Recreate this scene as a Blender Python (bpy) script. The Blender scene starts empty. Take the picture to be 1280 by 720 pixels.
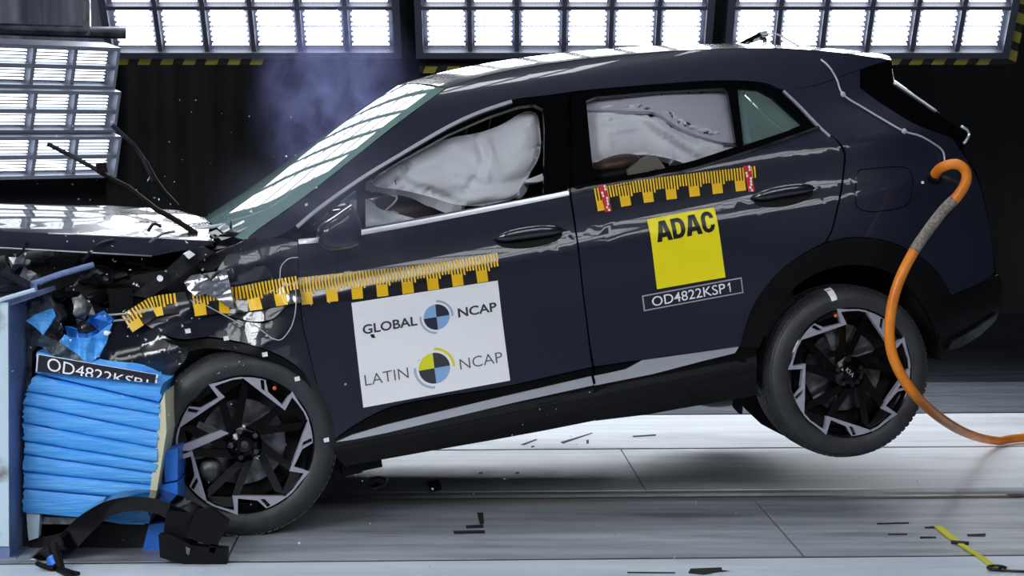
import bpy, bmesh, math, random
from mathutils import Vector, Matrix, Euler
from math import sin, cos, pi, radians, sqrt, exp
random.seed(7)
SC = bpy.context.scene
C = SC.collection

# ------------------------------------------------------------------ camera
cam_data = bpy.data.cameras.new('camera')
cam_data.lens = 73.1250
cam_data.sensor_width = 36.0
cam_data.clip_start = 0.1
camera = bpy.data.objects.new('camera', cam_data)
camera.location = (0.0, 0.0, 1.5600)
camera.rotation_euler = (pi/2 - 0.076772, 0, 0)
C.objects.link(camera)
SC.camera = camera

# ------------------------------------------------------------------ world, exposure, lamp strength
world = bpy.data.worlds.new('World')
SC.world = world
world.use_nodes = True
bgn = world.node_tree.nodes['Background']
bgn.inputs[0].default_value = (0.55, 0.68, 1.0, 1)
bgn.inputs[1].default_value = 0.02
SC.view_settings.view_transform = 'Standard'
SC.view_settings.look = 'None'
SC.view_settings.exposure = 0.68
SC.view_settings.gamma = 1.0
SC.view_settings.use_curve_mapping = False
BACK_LAMP = 9.0      # lens radiance of the lamp walls behind the car
SIDE_LAMP = 3.0      # lens radiance of the tilted banks at the left
FRONT_LAMP = 5.0     # lens radiance of the banks on the photographer's side, towards the run-up track
FILL_LAMP = 17.0      # lens radiance of the added, unseen fill banks on the photographer's side, towards the barrier
TOP_LAMP = 8.5       # lens radiance of the ceiling banks

# ------------------------------------------------------------------ materials
def lin(c):
    c = c/255.0
    return c/12.92 if c <= 0.04045 else ((c+0.055)/1.055)**2.4
def rgb(r, g, b): return (lin(r), lin(g), lin(b), 1.0)

def mat(name, col, rough=0.5, metal=0.0, coat=0.0, col2=None, nscale=8.0, bump=0.0, bscale=40.0, stretch=None, spec=0.5, detail=4.0, lo=0.35, hi=0.65):
    m = bpy.data.materials.new(name); m.use_nodes = True
    nt = m.node_tree; b = nt.nodes['Principled BSDF']
    b.inputs['Base Color'].default_value = col
    b.inputs['Roughness'].default_value = rough
    b.inputs['Metallic'].default_value = metal
    b.inputs['Coat Weight'].default_value = coat
    b.inputs['Coat Roughness'].default_value = 0.03
    b.inputs['Specular IOR Level'].default_value = spec
    if col2 or bump:
        tc = nt.nodes.new('ShaderNodeTexCoord'); mp = nt.nodes.new('ShaderNodeMapping')
        nt.links.new(tc.outputs['Object'], mp.inputs[0])
        if stretch: mp.inputs['Scale'].default_value = stretch
    if col2:
        n = nt.nodes.new('ShaderNodeTexNoise'); n.inputs['Scale'].default_value = nscale; n.inputs['Detail'].default_value = detail
        nt.links.new(mp.outputs[0], n.inputs['Vector'])
        r = nt.nodes.new('ShaderNodeMapRange'); r.inputs[1].default_value = lo; r.inputs[2].default_value = hi
        nt.links.new(n.outputs[0], r.inputs[0])
        mx = nt.nodes.new('ShaderNodeMix'); mx.data_type = 'RGBA'
        mx.inputs[6].default_value = col; mx.inputs[7].default_value = col2
        nt.links.new(r.outputs[0], mx.inputs[0]); nt.links.new(mx.outputs[2], b.inputs['Base Color'])
    if bump:
        n = nt.nodes.new('ShaderNodeTexNoise'); n.inputs['Scale'].default_value = bscale; n.inputs['Detail'].default_value = 5
        nt.links.new(mp.outputs[0], n.inputs['Vector'])
        bp = nt.nodes.new('ShaderNodeBump'); bp.inputs['Strength'].default_value = bump; bp.inputs['Distance'].default_value = 0.01
        nt.links.new(n.outputs[0], bp.inputs['Height']); nt.links.new(bp.outputs[0], b.inputs['Normal'])
    return m

def glow(name, col, strength):
    m = bpy.data.materials.new(name); m.use_nodes = True
    nt = m.node_tree; nt.nodes.clear()
    o = nt.nodes.new('ShaderNodeOutputMaterial'); e = nt.nodes.new('ShaderNodeEmission')
    e.inputs[0].default_value = col; e.inputs[1].default_value = strength
    nt.links.new(e.outputs[0], o.inputs[0])
    return m

def led(name, col, strength, dots=60.0):
    # lens of a flood lamp: a grid of small bright diodes on a slightly dimmer lens
    m = glow(name, col, strength); nt = m.node_tree
    e = [n for n in nt.nodes if n.type == 'EMISSION'][0]
    tc = nt.nodes.new('ShaderNodeTexCoord'); vo = nt.nodes.new('ShaderNodeTexVoronoi')
    vo.inputs['Scale'].default_value = dots; vo.inputs['Randomness'].default_value = 0.0
    nt.links.new(tc.outputs['Object'], vo.inputs['Vector'])
    r = nt.nodes.new('ShaderNodeMapRange'); r.inputs[1].default_value = 0.2; r.inputs[2].default_value = 0.6
    r.inputs[3].default_value = strength*1.25; r.inputs[4].default_value = strength*0.55
    nt.links.new(vo.outputs['Distance'], r.inputs[0]); nt.links.new(r.outputs[0], e.inputs[1])
    return m

def glass(name, tint, f0=0.05, milk=0.0, milkcol=(0.1, 0.2, 0.18, 1), power=5.0):
    m = bpy.data.materials.new(name); m.use_nodes = True
    nt = m.node_tree; nt.nodes.clear()
    o = nt.nodes.new('ShaderNodeOutputMaterial')
    t = nt.nodes.new('ShaderNodeBsdfTransparent'); t.inputs[0].default_value = tint
    g = nt.nodes.new('ShaderNodeBsdfGlossy'); g.inputs[1].default_value = 0.01
    lw = nt.nodes.new('ShaderNodeFresnel'); lw.inputs[0].default_value = 1.5
    mx = nt.nodes.new('ShaderNodeMixShader')
    base = t
    if milk > 0:
        d = nt.nodes.new('ShaderNodeBsdfDiffuse'); d.inputs[0].default_value = milkcol
        m0 = nt.nodes.new('ShaderNodeMixShader'); m0.inputs[0].default_value = milk
        nt.links.new(t.outputs[0], m0.inputs[1]); nt.links.new(d.outputs[0], m0.inputs[2]); base = m0
    nt.links.new(lw.outputs[0], mx.inputs[0]); nt.links.new(base.outputs[0], mx.inputs[1]); nt.links.new(g.outputs[0], mx.inputs[2])
    nt.links.new(mx.outputs[0], o.inputs[0])
    return m

M = {}
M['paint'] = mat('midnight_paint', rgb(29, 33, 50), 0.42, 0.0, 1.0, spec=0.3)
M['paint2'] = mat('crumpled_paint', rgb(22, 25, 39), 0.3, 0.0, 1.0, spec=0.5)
M['gloss'] = mat('gloss_black', rgb(6, 6, 8), 0.12, 0.0, 0.25, spec=0.25)
M['black'] = mat('black_plastic', rgb(9, 9, 11), 0.5, col2=rgb(14, 14, 17), nscale=20, spec=0.15)
M['dark'] = mat('dark_interior', rgb(20, 20, 23), 0.8, col2=rgb(10, 10, 12), nscale=9)
M['chrome'] = mat('satin_chrome', rgb(214, 218, 228), 0.3, 0.6)
M['silver'] = mat('machined_alloy', rgb(176, 176, 192), 0.4, 0.35, bump=0.1, bscale=200)
M['rim'] = mat('black_rim', rgb(4, 4, 5), 0.18, 0.0, 0.3, spec=0.3)
M['rubber'] = mat('tyre_rubber', rgb(40, 42, 47), 0.5, col2=rgb(52, 54, 59), nscale=14, bump=0.15, bscale=60)
M['disc'] = mat('brake_steel', rgb(135, 135, 140), 0.35, 1.0, col2=rgb(75, 75, 80), nscale=20)
M['alloy'] = mat('cast_alloy', rgb(150, 154, 158), 0.4, 0.7, col2=rgb(85, 88, 92), nscale=18, bump=0.4)
M['steel'] = mat('dark_steel', rgb(62, 64, 70), 0.4, 0.8, col2=rgb(32, 33, 38), nscale=16)
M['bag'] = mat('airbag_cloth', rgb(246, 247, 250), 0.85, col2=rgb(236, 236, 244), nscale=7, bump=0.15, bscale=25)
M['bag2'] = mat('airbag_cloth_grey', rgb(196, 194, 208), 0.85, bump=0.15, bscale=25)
M['brown'] = mat('brown_leather', rgb(98, 66, 54), 0.45, col2=rgb(60, 42, 38), nscale=9)
M['beige'] = mat('beige_plastic', rgb(128, 120, 108), 0.6)
M['white'] = mat('white_film', rgb(244, 246, 250), 0.45)
M['bare'] = mat('bare_bent_steel', rgb(196, 200, 208), 0.24, 0.9)
M['ink'] = mat('dark_ink', rgb(52, 56, 66), 0.5)
M['ink2'] = mat('thin_ink', rgb(92, 94, 102), 0.5)
M['navy'] = mat('navy_ink', rgb(36, 40, 58), 0.5)
M['sky'] = mat('light_blue_ink', rgb(138, 178, 226), 0.5)
M['ring'] = mat('ring_ink', rgb(168, 190, 214), 0.5)
M['lemon'] = mat('lemon_ink', rgb(226, 224, 40), 0.5)
M['yellow'] = mat('yellow_film', rgb(250, 234, 18), 0.4)
M['ruler'] = mat('ruler_yellow', rgb(246, 196, 20), 0.4)
M['tapeblack'] = mat('tape_black', rgb(24, 25, 32), 0.35)
M['tapefilm'] = mat('tape_film', rgb(24, 25, 32), 0.3, coat=1.0)
M['tapefilm'].node_tree.nodes['Principled BSDF'].inputs['Coat IOR'].default_value = 2.0
M['tapefilm'].node_tree.nodes['Principled BSDF'].inputs['Coat Roughness'].default_value = 0.12
M['plate'] = mat('plate_black', rgb(34, 36, 48), 0.35)
M['redtape'] = mat('red_tape', rgb(212, 34, 38), 0.45)
M['orange'] = mat('orange_rubber', rgb(236, 140, 36), 0.42, col2=rgb(216, 118, 26), nscale=6)
M['braid'] = mat('grey_braid', rgb(150, 142, 132), 0.7, bump=0.6, bscale=160, col2=rgb(104, 98, 92), nscale=90)
M['wire'] = mat('white_wire', rgb(178, 178, 186), 0.5)
M['blue'] = mat('blue_honeycomb', rgb(66, 158, 242), 0.42, 0.0, col2=rgb(92, 178, 250), nscale=5, bump=0.5, bscale=14, stretch=(0.6, 1, 7))
M['blue2'] = mat('blue_foil', rgb(40, 120, 224), 0.35, 0.1, bump=0.6, bscale=22)
M['bareal'] = mat('bare_honeycomb', rgb(120, 128, 134), 0.5, 0.6, col2=rgb(62, 68, 74), nscale=30, bump=0.8, bscale=50)
M['frame_blue'] = mat('painted_frame', rgb(122, 142, 186), 0.5, col2=rgb(92, 108, 150), nscale=7, detail=8)
M['frame_white'] = mat('worn_white_frame', rgb(190, 212, 226), 0.5, col2=rgb(96, 74, 70), nscale=6, detail=8, lo=0.55, hi=0.7)
M['edge'] = mat('cream_edge', rgb(206, 206, 176), 0.6)
M['lampframe'] = mat('lamp_frame', rgb(50, 54, 68), 0.5)
M['lampgrey'] = mat('lamp_grey', rgb(104, 110, 124), 0.4, 0.4)
M['lampback'] = mat('lamp_back', rgb(50, 56, 76), 0.6)
M['hazy'] = mat('hazard_yellow', rgb(134, 126, 44), 0.7)
M['hazb'] = mat('hazard_black', rgb(18, 18, 18), 0.6)
M['wall'] = mat('dark_wall', rgb(24, 28, 30), 0.9, col2=rgb(15, 18, 20), nscale=1.5, stretch=(4, 1, 0.2))
M['cloth'] = mat('grey_curtain', rgb(140, 140, 158), 0.9, col2=rgb(96, 96, 112), nscale=3, stretch=(4, 1, 0.3))
M['lowwall'] = mat('grey_base_wall', rgb(44, 46, 52), 0.8)
M['strap'] = mat('yellow_strap', rgb(206, 206, 52), 0.6)
M['shard'] = mat('clear_shard', rgb(190, 200, 210), 0.2, spec=0.8)
M['lampbulb'] = mat('amber_cap', rgb(226, 110, 40), 0.4)
M['glass'] = glass('side_glass', (0.95, 0.97, 0.98, 1))
M['glass_green'] = glass('quarter_glass', (0.42, 0.58, 0.56, 1), milk=0.35, milkcol=(0.24, 0.36, 0.35, 1))
M['screen'] = glass('windscreen_glass', (0.30, 0.46, 0.42, 1), milk=0.7, milkcol=(0.24, 0.40, 0.38, 1))

# floors: worn painted concrete and steel cover plates, streaked along the track
def floor_mat(name, c1, c2, rough, metal=0.0, s=(0.5, 5, 1), scale=2.2, stain=(0, 0, 0, 1), amount=0.35):
    m = bpy.data.materials.new(name); m.use_nodes = True
    nt = m.node_tree; b = nt.nodes['Principled BSDF']
    b.inputs['Metallic'].default_value = metal
    tc = nt.nodes.new('ShaderNodeTexCoord')
    def noise(sc, st, det=6):
        mp = nt.nodes.new('ShaderNodeMapping'); mp.inputs['Scale'].default_value = st
        nt.links.new(tc.outputs['Object'], mp.inputs[0])
        n = nt.nodes.new('ShaderNodeTexNoise'); n.inputs['Scale'].default_value = sc; n.inputs['Detail'].default_value = det
        nt.links.new(mp.outputs[0], n.inputs['Vector']); return n
    def rng(n, a, c, lo=0.0, hi=1.0):
        r = nt.nodes.new('ShaderNodeMapRange'); r.inputs[1].default_value = a; r.inputs[2].default_value = c
        r.inputs[3].default_value = lo; r.inputs[4].default_value = hi
        nt.links.new(n.outputs[0], r.inputs[0]); return r
    def mix(fac, a, c):
        x = nt.nodes.new('ShaderNodeMix'); x.data_type = 'RGBA'
        nt.links.new(fac.outputs[0], x.inputs[0])
        for i, q in ((6, a), (7, c)):
            if isinstance(q, tuple): x.inputs[i].default_value = q
            else: nt.links.new(q.outputs[2], x.inputs[i])
        return x
    a = mix(rng(noise(scale, s), 0.35, 0.65), c1, c2)
    a = mix(rng(noise(1.1, (0.8, 2.2, 1), 8), 0.56, 0.74, 0, amount), a, stain)
    a = mix(rng(noise(9, (0.35, 9, 1), 8), 0.62, 0.72, 0, amount), a, stain)
    nt.links.new(a.outputs[2], b.inputs['Base Color'])
    r = rng(noise(3, (0.6, 3, 1)), 0.3, 0.7, rough-0.1, rough+0.12)
    nt.links.new(r.outputs[0], b.inputs['Roughness'])
    return m
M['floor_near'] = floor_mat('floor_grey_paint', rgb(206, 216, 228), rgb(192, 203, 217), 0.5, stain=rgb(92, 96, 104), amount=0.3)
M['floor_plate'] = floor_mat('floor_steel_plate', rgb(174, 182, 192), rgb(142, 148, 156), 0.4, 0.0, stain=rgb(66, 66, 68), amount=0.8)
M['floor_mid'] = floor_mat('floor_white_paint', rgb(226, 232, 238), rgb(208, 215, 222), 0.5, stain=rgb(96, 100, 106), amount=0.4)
M['floor_far'] = floor_mat('floor_far_falloff', rgb(104, 110, 120), rgb(84, 90, 99), 0.45, stain=rgb(70, 74, 80), amount=0.4)  # darker tone carries the falloff of light on the far floor
M['floor_dark'] = floor_mat('floor_dimming_tone', rgb(52, 56, 64), rgb(40, 43, 50), 0.4, stain=rgb(22, 22, 26), amount=0.4)  # dark tone for far light falloff and for weaker reflections off unseen slabs
M['groove'] = mat('rail_slot', rgb(26, 27, 30), 0.6)
M['rail'] = mat('rail_steel', rgb(150, 146, 144), 0.35, 0.7)
M['mark'] = mat('scuff_black', rgb(30, 30, 34), 0.8)

# ------------------------------------------------------------------ helpers
def tag(o, label=None, cat=None, group=None, kind=None):
    if label: o['label'] = label
    if cat: o['category'] = cat
    if group: o['group'] = group
    if kind: o['kind'] = kind
    return o
def empty(name, loc=(0, 0, 0), rz=0.0, label=None, cat=None, group=None, parent=None):
    o = bpy.data.objects.new(name, None); o.empty_display_size = 0.1
    o.location = loc; o.rotation_euler = (0, 0, rz); o.parent = parent
    C.objects.link(o); return tag(o, label, cat, group)
def link(name, me, material, parent=None):
    o = bpy.data.objects.new(name, me); C.objects.link(o); o.parent = parent
    if material is not None and not me.materials: me.materials.append(material)
    return o
def mesh(name, verts, faces, material, parent=None, smooth=False, angle=None):
    me = bpy.data.meshes.new(name); me.from_pydata([tuple(v) for v in verts], [], faces); me.update()
    if smooth: me.shade_smooth()
    if angle is not None:
        me.shade_smooth(); me.set_sharp_from_angle(angle=radians(angle))
    return link(name, me, material, parent)
def dedupe(P):
    out = []
    for p in P:
        if not out or abs(p[0]-out[-1][0])+abs(p[1]-out[-1][1]) > 1e-4: out.append(p)
    if abs(out[0][0]-out[-1][0])+abs(out[0][1]-out[-1][1]) < 1e-4: out.pop()
    return out
class MB:
    """collects shapes into one mesh"""
    def __init__(s): s.v = []; s.f = []
    def add(s, v, f):
        k = len(s.v); s.v += [tuple(p) for p in v]; s.f += [tuple(i+k for i in q) for q in f]; return s
    def box(s, lo, hi, mtx=None):
        x0, y0, z0 = lo; x1, y1, z1 = hi
        v = [Vector(p) for p in ((x0,y0,z0),(x1,y0,z0),(x1,y1,z0),(x0,y1,z0),(x0,y0,z1),(x1,y0,z1),(x1,y1,z1),(x0,y1,z1))]
        if mtx is not None: v = [mtx @ p for p in v]
        return s.add(v, [(0,3,2,1),(4,5,6,7),(0,1,5,4),(1,2,6,5),(2,3,7,6),(3,0,4,7)])
    def tube(s, path, r, n=8, cap=True):
        P = [Vector(p) for p in path]; k = len(P); rs = r if isinstance(r, (list, tuple)) else [r]*k
        ring = []; up = Vector((0.31, 0.2, 0.93))
        for i in range(k):
            t = (P[min(i+1, k-1)]-P[max(i-1, 0)]).normalized()
            a = t.cross(up)
            if a.length < 1e-3: a = t.cross(Vector((1, 0, 0)))
            a.normalize(); up = a.cross(t).normalized(); b = up
            ring.append([P[i]+(a*cos(2*pi*j/n)+b*sin(2*pi*j/n))*rs[i] for j in range(n)])
        v = [p for q in ring for p in q]; f = []
        for i in range(k-1):
            for j in range(n):
                f.append((i*n+j, i*n+(j+1) % n, (i+1)*n+(j+1) % n, (i+1)*n+j))
        if cap: f.append(tuple(range(n-1, -1, -1))); f.append(tuple((k-1)*n+j for j in range(n)))
        return s.add(v, f)
    def prism(s, pts, d):
        """3-D outline extruded by vector d"""
        n = len(pts); P = [Vector(p) for p in pts]; d = Vector(d)
        v = P+[p+d for p in P]
        return s.add(v, [tuple(range(n)), tuple(range(2*n-1, n-1, -1))]+[(i, i+n, (i+1) % n+n, (i+1) % n) for i in range(n)])
    def blob(s, c, r, seed=0, n=10, rough=0.0):
        rnd = random.Random(seed); c = Vector(c); v = []; f = []
        for i in range(n+1):
            a = pi*i/n
            for j in range(2*n):
                b = pi*j/n; k = 1+rough*(rnd.random()-0.5)
                v.append(c+Vector((r[0]*sin(a)*cos(b)*k, r[1]*sin(a)*sin(b)*k, r[2]*cos(a)*k)))
        m = 2*n
        for i in range(n):
            for j in range(m): f.append((i*m+j, (i+1)*m+j, (i+1)*m+(j+1) % m, i*m+(j+1) % m))
        return s.add(v, f)
    def scrap(s, c, r, seed, n=14):
        """a broken angular lump: hull of scattered points"""
        rn = random.Random(seed); bm = bmesh.new()
        for _ in range(n):
            d = Vector((rn.gauss(0, 1), rn.gauss(0, 1), rn.gauss(0, 1))).normalized()*rn.uniform(0.75, 1.15)
            bm.verts.new((c[0]+d.x*r[0], c[1]+d.y*r[1], c[2]+d.z*r[2]))
        h = bmesh.ops.convex_hull(bm, input=bm.verts[:])
        bmesh.ops.delete(bm, geom=[v for v in bm.verts if not v.link_faces], context='VERTS')
        bm.verts.index_update(); s.add([v.co.copy() for v in bm.verts], [tuple(v.index for v in f.verts) for f in bm.faces]); bm.free(); return s
    def cyl(s, a, b, r, n=16): return s.tube([a, b], r, n)
    def build(s, name, material, parent=None, smooth=False, angle=None):
        o = mesh(name, s.v, s.f, material, parent, smooth, angle)
        bm = bmesh.new(); bm.from_mesh(o.data); bmesh.ops.recalc_face_normals(bm, faces=bm.faces); bm.to_mesh(o.data); bm.free()
        if smooth: o.data.shade_smooth()
        if angle is not None: o.data.shade_smooth(); o.data.set_sharp_from_angle(angle=radians(angle))
        return o
def spline(P, n=8):
    """Catmull-Rom through 2-D or 3-D points"""
    P = [Vector(p) for p in P]; out = []
    for i in range(len(P)-1):
        a = P[max(i-1, 0)]; b = P[i]; c = P[i+1]; d = P[min(i+2, len(P)-1)]
        for k in range(n):
            t = k/n
            out.append(0.5*((2*b)+(c-a)*t+(2*a-5*b+4*c-d)*t*t+(3*b-a-3*c+d)*t**3))
    out.append(P[-1]); return out
def rounded(P, ang=32, n=4):
    """closed 2-D outline, smoothed wherever it bends only a little"""
    P = [Vector(p) for p in P]; N = len(P); out = []
    def corner(i):
        a = P[i]-P[i-1]; b = P[(i+1) % N]-P[i]
        return a.length < 1e-6 or b.length < 1e-6 or a.angle(b) > radians(ang)
    cn = [corner(i) for i in range(N)]
    for i in range(N):
        b = P[i]; c = P[(i+1) % N]
        a = P[i-1] if not cn[i] else b-(c-b); d = P[(i+2) % N] if not cn[(i+1) % N] else c+(c-b)
        for k in range(n):
            t = k/n
            out.append(0.5*((2*b)+(c-a)*t+(2*a-5*b+4*c-d)*t*t+(3*b-a-3*c+d)*t**3))
    return [(p.x, p.y) for p in out]

# S-BEGIN
# near side of the body: inset v as a function of length u and height w (metres from the front hub)
_K = [(-0.45, 0.16), (-0.25, 0.09), (-0.17, 0.050), (-0.07, 0.013), (0.0, 0.012), (0.06, 0.013), (0.14, 0.016), (0.30, 0.017), (0.44, 0.008),
      (0.50, 0.006), (0.535, 0.013), (0.575, 0.026), (0.62, 0.031), (0.72, 0.037), (0.78, 0.062), (1.0, 0.160), (1.13, 0.225), (1.19, 0.268), (1.235, 0.335), (1.33, 0.55), (1.6, 1.2)]
def _slopes():
    n = len(_K); d = [(_K[i+1][1]-_K[i][1])/(_K[i+1][0]-_K[i][0]) for i in range(n-1)]
    m = [d[0]]
    for i in range(1, n-1):
        m.append(0.0 if d[i-1]*d[i] <= 0 else 2*d[i-1]*d[i]/(d[i-1]+d[i]))
    m.append(d[-1]); return m
_M = _slopes()
def _prof(w):
    if w <= _K[0][0]: return _K[0][1]
    if w >= _K[-1][0]: return _K[-1][1]
    for i in range(len(_K)-1):
        if w <= _K[i+1][0]: break
    h = _K[i+1][0]-_K[i][0]; t = (w-_K[i][0])/h
    return (2*t**3-3*t*t+1)*_K[i][1]+(t**3-2*t*t+t)*h*_M[i]+(-2*t**3+3*t*t)*_K[i+1][1]+(t**3-t*t)*h*_M[i+1]
def _ss(x, a, b):
    t = min(1.0, max(0.0, (x-a)/(b-a))); return t*t*(3-2*t)
def S(u, w):
    import math
    v = _prof(w+0.06*_ss(u, 2.3, 2.9)*_ss(w, 0.6, 0.9))
    t = max(0.0, u-2.62); v += 0.50*t*t
    t = max(0.0, u-1.9); v += 0.06*t*t*_ss(w, 0.7, 0.95)
    t = max(0.0, 0.9-u); v += 0.10*t*t*_ss(w, 0.65, 0.95)
    v -= 0.030*math.exp(-((u-2.42)/0.42)**2-((w-0.30)/0.17)**2)
    v -= 0.020*math.exp(-((u-0.05)/0.40)**2-((w-0.34)/0.20)**2)
    return v
# S-END
CW = 1.84   # body width: the far side is the near side mirrored about v = CW/2

def patch(name, outer, holes=(), fn=None, material=None, parent=None, step=(0.07, 0.045), flange=0.02, out=None, mirror=False, smooth=True):
    """A sheet-metal or cloth panel: 2-D outline cut along a grid, laid on the curved surface fn(a,b), with edges folded inward by flange."""
    if fn is None: fn = lambda a, b: (a, S(a, b), b)
    if out is None: out = (0, -1, 0)
    bm = bmesh.new(); allv = []; 
    for loop in [outer]+list(holes):
        vs = [bm.verts.new((p[0], p[1], 0)) for p in loop]
        for i in range(len(vs)):
            bm.edges.new((vs[i], vs[(i+1) % len(vs)]))
    bmesh.ops.triangle_fill(bm, use_beauty=True, use_dissolve=False, edges=bm.edges[:])
    xs = [v.co.x for v in bm.verts]; ys = [v.co.y for v in bm.verts]
    for ax, lo, hi, st in ((0, min(xs), max(xs), step[0]), (1, min(ys), max(ys), step[1])):
        k = math.ceil(lo/st)
        while k*st < hi:
            co = [0, 0, 0]; no = [0, 0, 0]; co[ax] = k*st; no[ax] = 1
            bmesh.ops.bisect_plane(bm, geom=bm.verts[:]+bm.edges[:]+bm.faces[:], dist=1e-5, plane_co=co, plane_no=no)
            k += 1
    bmesh.ops.dissolve_degenerate(bm, dist=1e-5, edges=bm.edges[:])
    bm.verts.index_update()
    P2 = [(v.co.x, v.co.y) for v in bm.verts]
    out = Vector(out); e = 0.004; V3 = []; N3 = []
    for a, b in P2:
        p = Vector(fn(a, b)); V3.append(p)
        n = (Vector(fn(a+e, b))-Vector(fn(a-e, b))).cross(Vector(fn(a, b+e))-Vector(fn(a, b-e))).normalized()
        N3.append(n if n.dot(out) > 0 else -n)
    faces = []; LN = []
    for f in bm.faces:
        q = [v.index for v in f.verts]
        n = Vector((0, 0, 0))
        for i in range(len(q)): n += V3[q[i]].cross(V3[q[(i+1) % len(q)]])
        if n.dot(N3[q[0]]) < 0: q.reverse()
        faces.append(q)
    if flange:
        base = len(V3); m = {}
        for ed in bm.edges:
            if len(ed.link_faces) == 1:
                i, j = ed.verts[0].index, ed.verts[1].index
                fq = next(q for q in [faces[ed.link_faces[0].index]])
                if fq[(fq.index(i)+1) % len(fq)] != j: i, j = j, i
                for k in (i, j):
                    if k not in m:
                        m[k] = (len(V3), len(V3)+1); V3 += [V3[k].copy(), V3[k]-N3[k]*flange]; N3 += [None, None]
                faces.append([m[j][0], m[i][0], m[i][1], m[j][1]])
    bm.free()
    if mirror:
        V3 = [Vector((p.x, CW-p.y, p.z)) for p in V3]; N3 = [None if n is None else Vector((n.x, -n.y, n.z)) for n in N3]
        faces = [list(reversed(q)) for q in faces]
    me = bpy.data.meshes.new(name); me.from_pydata([tuple(v) for v in V3], [], faces); me.update()
    if smooth:
        me.shade_smooth()
        LNs = []
        for p in me.polygons:
            for vi in p.vertices:
                LNs.append(tuple(N3[vi]) if N3[vi] is not None else tuple(p.normal))
        me.normals_split_custom_set(LNs)
    return link(name, me, material, parent)
def offs(d): return lambda a, b: (a, S(a, b)+d, b)
def band(P, h0, h1):
    """closed outline of a strip along the polyline P (in u,w), from h0 to h1 measured to its left side"""
    P = [Vector(p) for p in P]; A = []; B = []
    for i in range(len(P)):
        t = (P[min(i+1, len(P)-1)]-P[max(i-1, 0)]).normalized(); n = Vector((-t.y, t.x))
        A.append(P[i]+n*h0); B.append(P[i]+n*h1)
    return [(p.x, p.y) for p in A+B[::-1]]

def text_mesh(body, bold=0.0, spacing=1.0):
    """flat lettering as vertices and faces, baseline on y = 0, left edge on x = 0, capital height 1"""
    cu = bpy.data.curves.new('lettering', 'FONT'); cu.body = body; cu.size = 1.0; cu.offset = bold; cu.space_character = spacing
    cu.resolution_u = 4; cu.fill_mode = 'FRONT'
    o = bpy.data.objects.new('lettering', cu); C.objects.link(o)
    dg = bpy.context.evaluated_depsgraph_get(); dg.update()
    me = bpy.data.meshes.new_from_object(o.evaluated_get(dg))
    V = [v.co.copy() for v in me.vertices]; Fc = [tuple(p.vertices) for p in me.polygons]
    bpy.data.objects.remove(o); bpy.data.curves.remove(cu); bpy.data.meshes.remove(me)
    x0 = min(v.x for v in V); x1 = max(v.x for v in V); H = 0.69
    return [((v.x-x0), v.y/H) for v in V], Fc, (x1-x0)
def bil(Q):
    """bilinear map of s (left to right), t (top to bottom) into the quad TL, TR, BR, BL"""
    Q = [Vector(q) for q in Q]
    return lambda s, t: (Q[0]*(1-s)+Q[1]*s)*(1-t)+(Q[3]*(1-s)+Q[2]*s)*t
def cut_grid(bm, sx, sy):
    for ax, st in ((0, sx), (1, sy)):
        c = [v.co[ax] for v in bm.verts]; k = math.ceil(min(c)/st)
        while k*st < max(c):
            co = [0, 0, 0]; no = [0, 0, 0]; co[ax] = k*st; no[ax] = 1
            bmesh.ops.bisect_plane(bm, geom=bm.verts[:]+bm.edges[:]+bm.faces[:], dist=1e-5, plane_co=co, plane_no=no); k += 1
def letters(name, body, s0, s1, t0a, t0b, cap, mapfn, place, material, parent, bold=0.0, clip=None):
    """lettering between s0 and s1, baseline from t0a to t0b, capital height cap (all in sticker units)"""
    V, Fc, Wd = text_mesh(body, bold)
    st = [(s0+(s1-s0)*x/Wd, t0a+(t0b-t0a)*x/Wd-cap*y) for x, y in V]
    bm = bmesh.new(); vs = [bm.verts.new((a, b, 0)) for a, b in st]
    for q in Fc:
        try: bm.faces.new([vs[i] for i in q])
        except ValueError: pass
    if clip: bmesh.ops.bisect_plane(bm, geom=bm.verts[:]+bm.edges[:]+bm.faces[:], plane_co=(0, clip, 0), plane_no=(0, 1, 0), clear_outer=True)
    bm.verts.index_update()
    cut_grid(bm, 0.03, 0.06); bm.verts.index_update()
    co = [place(mapfn(v.co.x, v.co.y)) for v in bm.verts]; fs = [[v.index for v in f.verts] for f in bm.faces]; bm.free()
    return mesh(name, co, fs, material, parent)

# ------------------------------------------------------------------ hall: floor, walls, ceiling
TA = radians(2.4)                       # the crash track runs a little away from the picture plane
TX = Vector((cos(TA), sin(TA), 0)); TY = Vector((-sin(TA), cos(TA), 0))
def tr(a, b, z=0.0): return TX*a+TY*b+Vector((0, 0, z))
def floor_slab(name, a0, a1, b0, b1, z0, z1, material, parent=None, gap=0.004):
    m = MB(); a0 += gap; a1 -= gap; b0 += gap; b1 -= gap
    m.v = [tuple(tr(a, b, z)) for z in (z0, z1) for a, b in ((a0, b0), (a1, b0), (a1, b1), (a0, b1))]
    m.f = [(3, 2, 1, 0), (4, 5, 6, 7), (0, 1, 5, 4), (1, 2, 6, 5), (2, 3, 7, 6), (3, 0, 4, 7)]
    return m.build(name, material, parent)
base = floor_slab('floor', -9, 9, -6, 24, -0.30, -0.05, M['floor_dark']); tag(base, kind='structure')
def paving(b0, b1, cuts, material):
    for i in range(len(cuts)-1):
        floor_slab('floor_slab', cuts[i], cuts[i+1], b0, b1, -0.05, 0.0, material, base, 0.0035)
paving(-6, 6.3, (-9, -2.4, 2.4, 9), M['floor_dark']); paving(6.3, 7.425, (-9, -3.2, 9), M['floor_near'])  # unseen near slabs darkened to weaken their reflection in the car
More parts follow.
